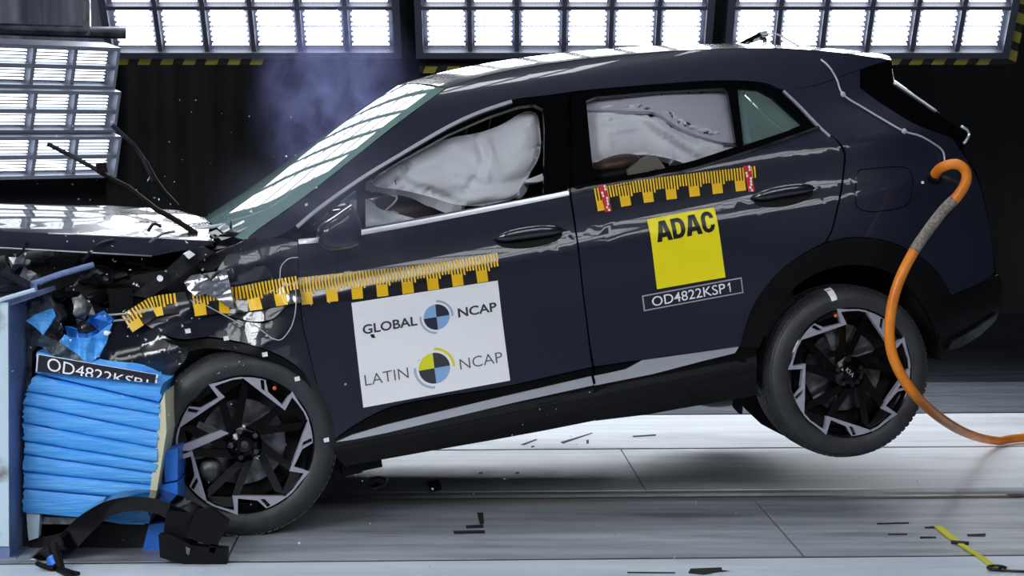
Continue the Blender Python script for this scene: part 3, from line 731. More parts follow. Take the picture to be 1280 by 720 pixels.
TAILB = [(u, S(u, w)+0.004, w) for u, w in [(3.1341,0.7129),(3.1783,0.6616),(3.1679,0.5822),(3.2119,0.4966),(3.2502,0.3526),(3.2609,0.1958),(3.2504,0.0570),(3.2702,0.0007),(3.2273,-0.1148),(3.1300,-0.1553),(2.9219,-0.2055)]]
loft('tailgate', TAILB, tail_fn, 14, M['paint'])
patch('tail_lamp', [(3.1150,0.7127),(3.1870,0.6770),(3.2057,0.6501),(3.1592,0.6040),(3.1315,0.6291)], fn=offs(-0.012), material=M['gloss'], parent=car)
m = MB(); m.tube([(a, S(a, b)-0.014, b) for a, b in [(3.1674,0.6972),(3.1974,0.6787),(3.2073,0.6567),(3.1816,0.6339),(3.1650,0.6267)]], 0.006); m.build('lamp_edge', M['chrome'], car, smooth=True)
m = MB(); m.tube([(a, S(a, b)-0.004, b) for a, b in spline([(2.9345,0.9220),(3.0140,0.8462),(3.0763,0.7765)], 4)], 0.006); m.build('fin_glint', M['chrome'], car, smooth=True)  # bright tube drawn as the highlight along the rear window edge
# roof aerial
m = MB(); AP = [(2.3837,1.1743),(2.4452,1.1939),(2.5142,1.2141),(2.5343,1.2023),(2.5300,1.1512)]
L = []
for dv, k in ((0.60, 0.25), (0.615, 0.8), (0.63, 1.0), (0.645, 0.8), (0.66, 0.25)):
    L.append([(x, dv, AP[0][1]-0.02+(y-AP[0][1]+0.02)*(0.3+0.7*k)) for x, y in AP])
v = [p for q in L for p in q]; n = len(AP); f = [(i*n+j, i*n+(j+1) % n, (i+1)*n+(j+1) % n, (i+1)*n+j) for i in range(4) for j in range(n)]
m.add(v, f); m.build('roof_aerial', M['gloss'], car, angle=40)
m = MB(); q = [(2.5308,1.2033)][0]; m.box((q[0]-0.014, 0.60, q[1]-0.012), (q[0]+0.012, 0.66, q[1]+0.014)); m.build('aerial_tag', M['wire'], car)

# --- inside -------------------------------------------------------------------
m = MB(); m.box((0.25, 0.14, -0.14), (2.0, CW-0.14, -0.06)); m.box((0.62, 0.10, -0.1), (0.9, CW-0.1, -0.02)); m.box((1.95, 0.30, -0.16), (3.0, CW-0.30, -0.04)); m.build('floor_pan', M['dark'], car)
m = MB(); m.box((0.16, 0.14, -0.10), (0.20, CW-0.14, 0.76)); m.build('bulkhead', M['dark'], car)
m = MB(); m.box((0.2, 0.16, 0.50), (0.62, CW-0.16, 0.74)); m.build('dashboard', M['dark'], car)
for v0 in (0.20, 1.0):
    s = MB(); s.blob((1.25, v0+0.30, 0.22), (0.30, 0.27, 0.11), 1, 8); s.blob((1.56, v0+0.30, 0.60), (0.12, 0.27, 0.40), 2, 8); s.blob((1.62, v0+0.30, 1.0), (0.06, 0.14, 0.10), 3, 8); s.build('front_seat', M['dark'], car, smooth=True)
s = MB(); s.blob((2.05, 0.92, 0.18), (0.30, 0.68, 0.11), 4, 10); s.blob((2.36, 0.92, 0.55), (0.12, 0.68, 0.36), 5, 10); s.build('rear_seat', M['dark'], car, smooth=True)
m = MB(); m.box((2.5, 0.2, 0.55), (2.95, CW-0.2, 0.58)); m.build('parcel_shelf', M['dark'], car)
hl = loft('headliner', [(u, v+0.02, w-0.035) for u, v, w in ROOF], lambda p, t: across(p, t, 0.03), 8, M['dark'])
# near inner door trim below the windows
m = MB(); m.box((0.45, 0.10, 0.0), (2.3, 0.12, 0.66)); m.box((0.42, 0.07, -0.15), (1.98, 0.16, 0.02)); m.build('door_trim', M['dark'], car)

def pillow(name, outline, depth, bulge, material, folds, seed=0, parent=car, spread=0.05):
    """an inflated cloth bag: outline in (u,w), body surface inset by depth, blown towards the window"""
    R = rounded(outline, 70, 5); n = len(R)
    def dist(a, b):
        d = 9.0
        for i in range(n):
            x0, y0 = R[i]; x1, y1 = R[(i+1) % n]; dx = x1-x0; dy = y1-y0; L2 = dx*dx+dy*dy or 1e-9
            t = max(0, min(1, ((a-x0)*dx+(b-y0)*dy)/L2)); d = min(d, (a-x0-t*dx)**2+(b-y0-t*dy)**2)
        return sqrt(d)
    def fn(a, b):
        d = dist(a, b); v = S(a, b)+depth-bulge*(1-exp(-(d/spread)))
        for (x0, y0, x1, y1, amp, wd) in folds:
            dx = x1-x0; dy = y1-y0; L2 = dx*dx+dy*dy; t = ((a-x0)*dx+(b-y0)*dy)/L2
            tt = max(0, min(1, t)); q = (a-x0)*dy-(b-y0)*dx; q /= sqrt(L2); e2 = (t-tt)**2*L2
            e2 = exp(-e2/(9*wd*wd)); v += amp*(q/wd)*exp(-(q/wd)**2)*e2 if amp > 0 else -0.6*amp*exp(-(q/wd)**2)*e2
        v += 0.003*sin(23*a+11*b+seed)+0.002*sin(37*b-17*a+seed)
        return (a, v, b)
    return patch(name, R, fn=fn, material=material, parent=parent, step=(0.022, 0.018), flange=0.05)
def fold(A, amp, wd): return [(A[i][0], A[i][1], A[i+1][0], A[i+1][1], amp, wd) for i in range(len(A)-1)]
CA = [(0.6811,0.8966),(0.7356,0.9221),(0.7997,0.9334),(0.8253,0.9577),(0.9198,0.9831),(1.0246,1.0072),(1.1569,1.0075),(1.2615,1.0256),(1.3430,1.0543),(1.3965,1.0536),(1.4130,1.0166),(1.3815,0.8923),(1.3149,0.8073),(1.2555,0.7602),(1.2424,0.7371),(1.1208,0.7232),(0.9960,0.7480),(0.9184,0.7866),(0.8018,0.8382),(0.7121,0.8661)]
FO = fold([(0.6918,0.9011),(0.7946,0.8741),(0.9090,0.8134),(1.0070,0.7524)], -0.022, 0.014)+fold([(0.8152,0.9562),(0.8176,0.9145),(0.7876,0.8848)], -0.03, 0.012)+fold([(1.1535,0.9952),(1.1559,0.9304),(1.1261,0.8555)], 0.03, 0.02)+fold([(1.0325,0.8493),(1.0764,0.8290),(1.0166,0.7634)], -0.02, 0.012)+fold([(1.3139,0.7915),(1.2257,0.7716),(1.0967,0.7811),(1.0103,0.7644)], 0.03, 0.03)+fold([(1.3530,0.9941),(1.4187,0.9896)], -0.01, 0.006)+fold([(1.3307,0.9138),(1.3962,0.9091)], -0.01, 0.006)+fold([(0.8736,0.9304),(1.0149,0.9703),(1.0973,0.9083)], 0.03, 0.03)
pillow('curtain_airbag', CA, 0.13, 0.07, M['bag'], FO, 1.0)
CB = [(1.5883,1.0858),(1.7232,1.1032),(1.9582,1.0846),(2.1281,1.0702),(2.2816,1.0519),(2.2591,0.8755),(2.2382,0.7605),(2.1129,0.7490),(2.0399,0.7353),(1.9816,0.7355),(1.9137,0.7697),(1.8219,0.8048),(1.7400,0.8154),(1.5879,0.8154),(1.5317,0.8185)]
FB = fold([(1.6092,1.0297),(1.8249,0.9873),(1.9028,0.9612),(1.9559,0.9096),(2.0275,0.8615),(2.1971,0.7936)], 0.05, 0.016)+fold([(1.7162,1.0120),(1.6875,0.9381),(1.6779,0.8583)], -0.014, 0.006)+fold([(1.8930,0.9629),(1.7440,0.9450),(1.5956,0.9600)], 0.02, 0.02)+fold([(1.8136,0.9498),(1.8928,0.8710),(2.0273,0.7505)], 0.03, 0.025)+fold([(1.9179,0.8178),(1.9269,0.7578)], -0.014, 0.008)+fold([(2.1272,0.7923),(2.2154,0.8498)], 0.02, 0.012)
pillow('curtain_airbag', CB, 0.12, 0.05, M['bag'], FB, 2.0)
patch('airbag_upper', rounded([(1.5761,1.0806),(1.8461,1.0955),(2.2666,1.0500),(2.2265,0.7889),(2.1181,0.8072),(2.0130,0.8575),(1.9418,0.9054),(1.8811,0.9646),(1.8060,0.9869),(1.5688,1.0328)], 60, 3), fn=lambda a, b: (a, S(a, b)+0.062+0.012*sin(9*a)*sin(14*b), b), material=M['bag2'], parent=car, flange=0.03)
pillow('steering_airbag', [(0.6150,0.8271),(0.6838,0.8154),(0.7248,0.7700),(0.7891,0.7398),(0.9096,0.6831),(0.8411,0.6693),(0.6772,0.6695),(0.5825,0.6864)], 0.30, 0.10, M['bag'], fold([(0.7088,0.8110),(0.7844,0.7182),(0.8759,0.6793)], 0.03, 0.03), 3.0)
m = MB(); 
for a, b in [(0.8766,0.7393)]: m.blob((a, 0.46, b), (0.26, 0.12, 0.085), 4, 10)
m.build('seat_bolster', M['brown'], car, smooth=True)
m = MB(); m.tube([(a, 0.16, b) for a, b in spline([(0.7118,0.7753),(0.7479,0.7975),(0.7641,0.8170),(0.7501,0.8290)], 5)], 0.004); m.build('airbag_cord', M['wire'], car)
patch('airbag_tether', rounded([(1.2859,0.7926),(1.3665,0.8077),(1.3590,0.7801),(1.3001,0.7838)], 80, 3), fn=offs(0.12), material=M['bag'], parent=car, flange=0.02)
m = MB()
for a, b, r in [(p[0], p[1], 0.10) for p in [(1.9814,1.0540),(2.0582,1.0580)]]:
    m.tube([(a+r*0.7*cos(t), S(a, b)+0.045, b+r*0.45*sin(t)) for t in [pi+0.2+i*(pi-0.4)/10 for i in range(11)]], 0.004)
m.build('airbag_stitch', M['steel'], car, smooth=True)

# child restraint on the rear seat
cs = empty('child_seat', ORG, 0, 'brown padded child seat with beige armrest behind the rear side window', 'child seat'); cs.rotation_euler = car.rotation_euler
q = [(1.6822,0.8028)][0]; m = MB(); m.blob((q[0], 0.20, q[1]-0.01), (0.105, 0.06, 0.038), 2, 10); m.build('pad', M['brown'], cs, smooth=True)
q = [(1.6760,0.7648)][0]; m = MB(); m.blob((q[0], 0.20, q[1]-0.01), (0.14, 0.07, 0.045), 2, 10); m.box((q[0]-0.10, 0.15, -0.02+0.3), (q[0]+0.2, 0.45, q[1]-0.02)); m.build('shell', M['black'], cs, smooth=False, angle=40)
P4 = rounded([(1.6944,0.7685),(1.8023,0.8085),(1.8384,0.7796),(1.8582,0.7339),(1.8134,0.7513),(1.7363,0.7353),(1.6973,0.7453)], 70, 3)
m = MB(); m.prism([(a, 0.12, b) for a, b in P4], (0, 0.05, 0)); m.build('armrest', M['beige'], cs, angle=40)

# --- wheels -----------------------------------------------------------------------
def lathe_pts(prof, c, n, v0=0.0):
    v = []; f = []; k = len(prof)
    for i in range(n):
        a = 2*pi*i/n
        for r, d in prof: v.append((c[0]+r*cos(a), v0+d, c[1]+r*sin(a)))
    for i in range(n):
        for j in range(k-1): f.append((i*k+j, ((i+1) % n)*k+j, ((i+1) % n)*k+j+1, i*k+j+1))
    return v, f
def wheel(c, rot, v0, mirrored=False, broken=False, TR=0.361):
    """one wheel; spokes follow a five-fold pattern of bright hooked blades over black bars"""
    def pt(x, y, d):    # unit pattern coordinates (rim radius 1, y up) to the car's axes
        a = rot; X = x*cos(a)-y*sin(a); Y = x*sin(a)+y*cos(a); R = 0.262
        dd = v0+d
        return (c[0]+X*R, CW-dd if mirrored else dd, c[1]+Y*R)
    def lathe(name, prof, n, mt, parent, ang=35):
        v, f = lathe_pts(prof, c, n, v0)
        if mirrored: v = [(x, CW-y, z) for x, y, z in v]
        m = MB(); m.add(v, f); return m.build(name, M[mt], parent, angle=ang)
    root = lathe('wheel', [(0.268, 0.0), (0.262, -0.004), (0.254, 0.004), (0.250, 0.02), (0.235, 0.03), (0.232, 0.17), (0.262, 0.215)], 72, 'rim', car)
    g = [(0.262, 0.004), (0.270, -0.003), (0.288, -0.008), (0.305, -0.010), (0.325, -0.004), (0.336, 0.004), (TR-0.015, 0.010), (TR-0.012, 0.013), (TR-0.008, 0.020), (TR-0.003, 0.032), (TR, 0.045)]
    for k in range(4):
        d = 0.062+k*0.030
        g += [(TR, d), (TR-0.008, d+0.001), (TR-0.008, d+0.008), (TR, d+0.009)]
    g += [(TR, 0.175), (TR-0.004, 0.195), (TR-0.015, 0.212), (0.32, 0.228), (0.285, 0.226), (0.262, 0.218)]
    ty = lathe('tyre', g, 96, 'rubber', root, 30)
    # raised ribs round the sidewall and tread shoulder blocks
    rb = MB()
    for i in range(3*84):
        a = 2*pi*(i//3+0.3*(i % 3))/84; a2 = a+0.050
        q = []
        for (r, d) in (((TR-0.004, 0.0175), (TR+0.003, 0.052)), ((TR+0.003, 0.0725), (TR+0.003, 0.0905)), ((TR+0.003, 0.1025), (TR+0.003, 0.1205)))[i % 3]:
            for t in (a, a2): q.append((c[0]+r*cos(t), (CW-(v0+d)) if mirrored else v0+d, c[1]+r*sin(t)))
        q2 = [(c[0]+(Vector((p[0]-c[0], p[2]-c[1])).normalized().x)*(TR-0.015), p[1]+(0.004 if not mirrored else -0.004), c[1]+(Vector((p[0]-c[0], p[2]-c[1])).normalized().y)*(TR-0.015)) for p in q]
        rb.add([q[0], q[1], q[3], q[2], q2[0], q2[1], q2[3], q2[2]], [(0, 1, 2, 3), (0, 4, 5, 1), (1, 5, 6, 2), (2, 6, 7, 3), (3, 7, 4, 0)])
    o = rb.build('tread_block', M['rubber'], root); o['kind'] = 'stuff'
    # brake disc, hub
    lathe('brake_disc', [(0.06, 0.085), (0.165, 0.085), (0.168, 0.088), (0.168, 0.105), (0.06, 0.105)], 48, 'disc', root)
    lathe('hub_carrier', [(0.0, 0.12), (0.23, 0.12), (0.23, 0.125)], 32, 'dark', root)
    lathe('hub_cap', [(0.0, 0.006), (0.030, 0.007), (0.034, 0.012), (0.066, 0.022), (0.072, 0.06), (0.072, 0.09)], 32, 'rim', root)
    ca = MB()
    for ang0 in ([0.55] if not broken else [2.9]):
        A = []
        for r, t in ((0.10, -0.45), (0.19, -0.40), (0.20, 0.0), (0.19, 0.40), (0.10, 0.45)): A.append(pt(r/0.262*cos(ang0+t), r/0.262*sin(ang0+t), 0.055))
        ca.prism(A, (0, -0.07 if mirrored else 0.07, 0))
    ca.build('brake_caliper', M['alloy'], root, angle=40)
    # five blades
    U5 = [(0.129, 0.991), (0.483, 0.914), (0.466, 0.70), (0.635, 0.457), (0.835, 0.640), (0.955, 0.345), (0.985, 0.30), (0.960, 0.27), (0.925, 0.36), (0.800, 0.560), (0.760, 0.575), (0.650, 0.375)]
    SL = [(0.385, 0.895), (0.440, 0.880), (0.425, 0.715), (0.380, 0.760)]
    for k in range(5):
        a = -2*pi*k/5
        def rp(p, d=0.0, kk=a): return pt(p[0]*cos(kk)-p[1]*sin(kk), p[0]*sin(kk)+p[1]*cos(kk), d)
        if True:
            arc = [(cos(t), sin(t)) for t in [radians(82.6-i*(82.6-62.2)/4) for i in range(5)]]
            poly = [(x*0.99, y*0.99) for x, y in arc]+[(0.466, 0.70), (0.635, 0.470), (0.812, 0.640), (0.878, 0.47), (0.952, 0.30), (0.985, 0.17), (0.955, 0.17), (0.925, 0.30), (0.852, 0.455), (0.795, 0.555), (0.660, 0.385), (0.60, 0.395)]
            poly = [p for p in poly if p != (0.60, 0.395)]
            # face with slot, then side walls
            bm_out = [rp(p, -0.004) for p in poly]
            m = MB()
            fill = bmesh.new(); fl = []
            for loop in (poly, SL):
                vs = [fill.verts.new((p[0], p[1], 0)) for p in loop]
                for i in range(len(vs)): fill.edges.new((vs[i], vs[(i+1) % len(vs)]))
            bmesh.ops.triangle_fill(fill, use_beauty=True, edges=fill.edges[:]); fill.verts.index_update()
            vv = [rp((v.co.x, v.co.y), -0.004-0.006*(1-min(1, v.co.xy.length))) for v in fill.verts]
            vb = [rp((v.co.x, v.co.y), 0.022) for v in fill.verts]; nn = len(vv)
            ff = [tuple(v.index for v in q.verts) for q in fill.faces]
            sd = [(e.verts[0].index, e.verts[1].index, e.verts[1].index+nn, e.verts[0].index+nn) for e in fill.edges if len(e.link_faces) == 1]
            fill.free(); m.add(vv+vb, ff+sd); m.build('spoke_blade', M['silver'], root)
        bars = MB()
        for P4, d in (([(0.07, 0.25), (0.20, 0.17), (0.67, 0.385), (0.62, 0.475)], 0.006), ([(-0.13, 0.25), (0.0, 0.27), (0.20, 0.80), (0.14, 0.94), (0.08, 0.80)], 0.012),
                      ([(0.64, 0.45), (0.74, 0.56), (0.88, 0.40), (0.97, 0.17), (0.90, 0.15)], 0.016), ([(0.40, 0.86), (0.47, 0.86), (0.47, 0.70), (0.41, 0.77)], 0.008)):
            A = [rp(p, d) for p in P4]; bars.prism(A, (0, -0.035 if mirrored else 0.035, 0))
        bars.build('spoke', M['rim'], root)
        nt = MB(); an = a+0.5; p0 = pt(0.20*cos(an), 0.20*sin(an), 0.004); p1 = pt(0.20*cos(an), 0.20*sin(an), 0.04); nt.tube([p0, p1], 0.010, 6); nt.build('lug_nut', M['disc' if broken else 'steel'], root)
    if broken:
        m = MB(); A = [(-0.90, 0.10), (-0.86, 0.19), (-0.30, 0.29), (-0.20, 0.22), (-0.35, 0.18), (-0.80, 0.08)]
        m.prism([(c[0]+x*0.262, v0-0.015, c[1]+y*0.262) for x, y in A], (0, 0.02, 0)); m.build('broken_blade', M['silver'], root)
        m = MB(); m.blob((c[0]-0.14, v0+0.06, c[1]-0.08), (0.045, 0.03, 0.05), 3, 8); m.build('suspension_joint', M['alloy'], root, smooth=True)
        m = MB(); m.tube([(c[0], v0-0.004, c[1]), (c[0], v0+0.03, c[1])], [0.014, 0.02], 12); m.build('axle_bolt', M['disc'], root, angle=40)
    m = MB(); q = pt(0.0, 0, 0)
    am = radians(52) if broken else radians(96)
    m.blob((c[0]+0.243*cos(am), CW-v0-0.004 if mirrored else v0+0.004, c[1]+0.243*sin(am)), (0.008, 0.006, 0.008), 1, 6); m.build('valve_cap', M['lampbulb'], root, smooth=True)
    return root
FWC = (0.0, 0.0); RWC = [(2.4591,-0.1978)][0]
fw = wheel(FWC, radians(0), 0.0, broken=True)
rw = wheel(RWC, radians(56), 0.0, TR=0.352)
wheel((RWC[0], RWC[1]), radians(60), 0.0, mirrored=True); wheel(FWC, radians(20), 0.0, mirrored=True)
# white tape on the rear tyre, raised mark on the hub
m = MB(); pr = [(0.354, 0.046), (0.3515, 0.032), (0.3465, 0.017), (0.341, 0.008), (0.333, 0.001), (0.325, -0.008), (0.308, -0.013)]
v = [(RWC[0]+r*cos(a), d-0.002, RWC[1]+r*sin(a)) for r, d in pr for a in (radians(97.5), radians(92.8))]
m.add(v, [(2*i, 2*i+1, 2*i+3, 2*i+2) for i in range(len(pr)-1)]); m.build('tyre_tape', M['white'], rw)
m = MB()
for A in ("-0.028,-0.010 -0.028,0.012", "-0.012,0.012 -0.026,0.001 -0.012,-0.010", "-0.004,-0.010 -0.004,0.012", "0.006,-0.010 0.016,0.012 0.026,-0.010"):
    pp_ = [tuple(float(x) for x in t.split(',')) for t in A.split()]
    m.tube([(RWC[0]+0.72*(x*0.6+y*0.8), 0.004, RWC[1]+0.72*(y*0.6-0.8*x)) for x, y in pp_], 0.0018, 5)
m.build('hub_lettering', M['chrome'], rw)
# arch liners and axles
for cc, nm in ((RWC, 'r'), (FWC, 'f')):
    cx, cy = (cc[0]+0.02, cc[1]+0.07) if nm == 'r' else (cc[0], cc[1]+0.03)
    v = []; f = []
    for i in range(25):
        a = radians(-15+210*i/24) if nm == 'r' else radians(-10+170*i/24)
        for d in (0.05, 0.42): v.append((cx+0.41*cos(a), d, cy+0.41*sin(a)))
    for i in range(24): f.append((2*i, 2*i+1, 2*i+3, 2*i+2))
    v += [(cx+0.41*cos(2*pi*i/24), 0.42, cy+0.41*sin(2*pi*i/24)) for i in range(24)]; f.append(tuple(range(50, 74)))
    mesh('wheel_well', v, f, M['dark'], car, smooth=False)
    m = MB(); m.tube([(cc[0], 0.12, cc[1]), (cc[0], CW-0.12, cc[1])], 0.045, 10); m.build('axle', M['dark'], car, smooth=True)

# --- crushed front -----------------------------------------------------------------
def creases(seed, n, amp, wl):
    rnd = random.Random(seed); W_ = []
    for _ in range(n):
        a = rnd.uniform(0, pi); W_.append((cos(a)/wl*rnd.uniform(0.7, 1.5), sin(a)/wl*rnd.uniform(0.7, 1.5), rnd.random(), amp*rnd.uniform(0.4, 1)))
    def g(x, y):
        s = 0
        for a, b, c, k in W_:
            t = (a*x+b*y+c) % 1.0; s += k*(1-abs(2*t-1))
        return s-0.5*amp*n*0.7
    return g
# fender: sound towards the door, crumpled towards the nose
FE = [(0.3371,0.7233),(0.3129,0.5808),(0.2955,0.4304),(0.3022,0.3034),(0.3127,0.1434),(0.3217,0.0153),(0.3253,-0.0552),(0.3072,-0.0325),(0.3028,0.0507),(0.2955,0.1532),(0.2604,0.2424),(0.1913,0.3127),(0.1130,0.3626),(0.0274,0.4009),(-0.0591,0.4297),(-0.1488,0.4373),(-0.2245,0.4700),(-0.2739,0.5128),(-0.3094,0.5462),(-0.3518,0.5597),(-0.3131,0.5887),(-0.2429,0.6092),(-0.1659,0.6164),(-0.0902,0.6147),(-0.0192,0.6354),(0.0685,0.7234),(0.1327,0.7601),(0.2605,0.7532)]
cr1 = creases(5, 4, 0.030, 0.36); cr1b = creases(9, 3, 0.006, 0.15)
def fender_fn(a, b):
    k = _ss(0.36-a, 0.04, 0.26)
    return (a, S(a, b)+0.01*k+k*(cr1(a, b)+cr1b(a, b)), b)
def fender_dv(a, b): return fender_fn(a, b)[1]
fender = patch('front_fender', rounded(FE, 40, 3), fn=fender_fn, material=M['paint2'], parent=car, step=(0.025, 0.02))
patch('front_fender', rounded(FE, 40, 3), material=M['paint2'], parent=car, mirror=True)
# shiny torn sheet of the upper fender
TS = [(-0.1195,0.6538),(-0.0679,0.6688),(-0.0125,0.6710),(0.0513,0.6686),(0.1052,0.6773),(0.1696,0.6595),(0.2412,0.6619),(0.3053,0.6224),(0.3057,0.5760),(0.2779,0.5204),(0.2267,0.4808),(0.1854,0.4576),(0.1175,0.4581),(0.0543,0.4824),(-0.0061,0.5180),(-0.0671,0.5470),(-0.1082,0.5845)]
cr2 = creases(21, 4, 0.055, 0.30)
tornsheet = patch('torn_fender_skin', rounded(TS, 60, 3), fn=lambda a, b: (a, fender_dv(a, b)-0.016-0.4*abs(cr2(a, b)), b), material=M['paint2'], parent=car, step=(0.018, 0.015), flange=0.004)
BM = [(-0.1165,0.6533),(-0.0850,0.6750),(-0.0485,0.6745),(-0.0181,0.6414),(0.0165,0.6627),(0.0465,0.6756),(0.0487,0.6384),(0.0492,0.5923),(0.0499,0.5228),(0.0176,0.5437),(-0.0122,0.5761),(-0.0477,0.5978),(-0.0847,0.5954),(-0.1044,0.6204)]
cr6 = creases(64, 4, 0.05, 0.16)
def bent_fn(a, b):
    return (a, fender_dv(a, b)-0.050+0.10*(b-0.60)-0.55*abs(cr6(a, b))+0.25*cr6(1.7*b, 1.3*a), b)
patch('bent_metal', BM, fn=bent_fn, material=M['bare'], parent=car, step=(0.012, 0.010), flange=0.004)
for P_ in ([(0.2403,0.5910),(0.2534,0.6442),(0.2860,0.6692),(0.3233,0.6687)], [(0.2937,0.5782),(0.2850,0.5100),(0.2634,0.4427),(0.2379,0.4040),(0.2021,0.3765),(0.1726,0.3854),(0.1463,0.4123),(0.1154,0.4462)], [(0.0466,0.6603),(0.0521,0.5917),(0.0641,0.5172)], [(-0.0953,0.5882),(-0.0378,0.5418),(0.0199,0.4950),(0.0702,0.4516)]):
    m = MB(); m.tube([(p.x, fender_dv(p.x, p.y)-0.036, p.y) for p in spline(P_, 5)], 0.0022, 5); m.build('torn_edge_glint', M['wire'], car)  # pale tubes: torn edges, with a highlight drawn in among them
# arch trim still on the car, with its white clips
FA = [(-0.2330,0.4562),(-0.1504,0.4284),(-0.0601,0.4237),(0.0264,0.3949),(0.1125,0.3595),(0.1903,0.3066),(0.2594,0.2363),(0.2919,0.1507),(0.2997,0.0513),(0.3061,-0.0386),(0.2867,-0.0601),(0.2792,0.0239),(0.2771,0.1189),(0.2582,0.1923),(0.2126,0.2551),(0.1461,0.3028),(0.0612,0.3476),(-0.0139,0.3746),(-0.0871,0.3917),(-0.1480,0.3908),(-0.1751,0.4083)]
patch('wheel_arch_trim', rounded(FA, 60, 3), fn=lambda a, b: (a, fender_dv(a, b)-0.012, b), material=M['black'], parent=car, step=(0.03, 0.03))
for a, b in [(0.0024,0.4150),(0.1323,0.3306),(0.2396,0.2118),(0.3086,-0.0423),(-0.1341,0.4684)]:
    m = MB(); v0 = fender_dv(a, b); m.box((a-0.010, v0-0.024, b-0.008), (a+0.010, v0-0.012, b+0.008)); m.build('trim_clip', M['white'], car)
# broken bumper corner hanging between barrier and wheel
BF = [(-0.3442,0.5572),(-0.2897,0.5295),(-0.2317,0.4703),(-0.1700,0.4280),(-0.1387,0.4005),(-0.1641,0.3588),(-0.2283,0.3027),(-0.2524,0.3197),(-0.3623,0.3779),(-0.4948,0.4219),(-0.4340,0.4778),(-0.3822,0.5464)]
cr3 = creases(33, 4, 0.03, 0.3)
patch('bumper_corner', rounded(BF, 60, 3), fn=lambda a, b: (a, 0.03+cr3(a, b), b), material=M['paint2'], parent=car, step=(0.03, 0.03))
BF2 = [(-0.2052,0.4264),(-0.1456,0.3872),(-0.0665,0.3877),(-0.1102,0.3462),(-0.1726,0.3020),(-0.2371,0.2460),(-0.2570,0.2871)]
patch('bumper_liner', BF2, fn=lambda a, b: (a, 0.06+cr3(a, b), b), material=M['black'], parent=car, step=(0.03, 0.03))
m = MB(); m.tube([(a, 0.02, b) for a, b in [(-0.4399,0.5855),(-0.4240,0.5580),(-0.3383,0.5510),(-0.3403,0.5729),(-0.4197,0.5817)]], 0.004, 6); m.build('bumper_edge', M['wire'], car)

# bonnet: thrown up and buckled, its near edge folded down
NE = [(-1.1910,1.0596),(-0.7449,0.9559),(-0.4593,0.8926),(-0.1690,0.8267),(-0.0519,0.7979),(0.0248,0.7794)]
FEg = [(-1.2950,1.1195),(-0.7584,1.0036),(-0.2747,0.9113),(-0.0139,0.8432),(0.1228,0.7856)]
def interp(T, x):
    if x <= T[0][0]: return T[0][1]+(T[1][1]-T[0][1])/(T[1][0]-T[0][0])*(x-T[0][0])
    for i in range(len(T)-1):
        if x <= T[i+1][0]: return T[i][1]+(T[i+1][1]-T[i][1])*(x-T[i][0])/(T[i+1][0]-T[i][0])
    return T[-1][1]
cr4 = creases(41, 4, 0.020, 0.42); cr4b = creases(45, 3, 0.006, 0.16)
def hood_fn(u, v):
    t = max(0.0, min(1.0, (v-0.10)/1.60))
    w = interp(NE, u)*(1-t)+interp(FEg, u)*t+0.030*(4*t*(1-t))**0.7
    k = _ss(u, -0.45, -0.1)*_ss(v, 0.11, 0.3)
    w += 0.6*k*(cr4(u, v)+cr4b(u, v))+0.006*sin(3.1*v+2*u)*_ss(v, 0.11, 0.4)
    return (u, v, w)
u0 = NE[0][0]; u1 = NE[-1][0]
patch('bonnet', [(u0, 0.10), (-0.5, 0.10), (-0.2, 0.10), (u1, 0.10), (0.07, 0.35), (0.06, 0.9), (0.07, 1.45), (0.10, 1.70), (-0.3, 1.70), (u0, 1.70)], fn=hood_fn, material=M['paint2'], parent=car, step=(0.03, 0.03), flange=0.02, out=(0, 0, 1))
BL = [(-1.1910,1.0596),(-0.7449,0.9559),(-0.4593,0.8926),(-0.1690,0.8267),(-0.0519,0.7979),(0.0248,0.7794),(-0.0021,0.7672),(-0.0578,0.7648),(-0.2107,0.7647),(-0.4713,0.8273),(-0.7561,0.8956),(-1.2021,1.0017)]
patch('bonnet_edge', BL, fn=lambda a, b: (a, 0.10-0.003*sin(max(0, min(1, (interp(NE, a)-b)/0.09))*pi), b), material=M['paint'], parent=car, flange=0.03)
m = MB(); m.tube([(a, 0.10, b) for a, b in [(-1.2021,1.0017),(-0.7561,0.8956),(-0.4713,0.8273),(-0.2107,0.7647)]], 0.004, 6); m.build('bonnet_lip', M['chrome'], car, smooth=True)
m = MB(); m.tube([(a, 0.098, b) for a, b in [(-0.5742,0.9177),(-0.4593,0.8926),(-0.1690,0.8267),(-0.0519,0.7979),(0.0307,0.7784)]], 0.003, 6); m.build('bonnet_crease', M['chrome'], car, smooth=True)
# cowl rubble at the foot of the windscreen
rnd = random.Random(5)
for i, (px_u, w_, v_) in enumerate([(a, b, 0.14+0.02*i) for i, (a, b) in enumerate([(0.0223,0.8064),(0.0567,0.8252),(0.0790,0.7931),(0.1099,0.8095),(0.1342,0.7706),(0.1673,0.7458),(0.0431,0.7839),(0.0963,0.7680),(0.1993,0.7495),(0.1573,0.7948)])]):
    m = MB(); P = [(px_u+rnd.uniform(-0.06, 0.06), v_+rnd.uniform(-0.02, 0.02), w_+rnd.uniform(-0.03, 0.03)) for _ in range(6)]
    m.prism(P[:3], (0.004, 0.01, 0.006)); m.prism(P[3:], (0.0, 0.01, 0.008)); m.build('cowl_fragment', M['shard'] if i % 3 == 0 else M['gloss'], car)
m = MB(); m.box((0.02, 0.2, 0.66), (0.22, CW-0.2, 0.74)); m.build('cowl', M['black'], car)
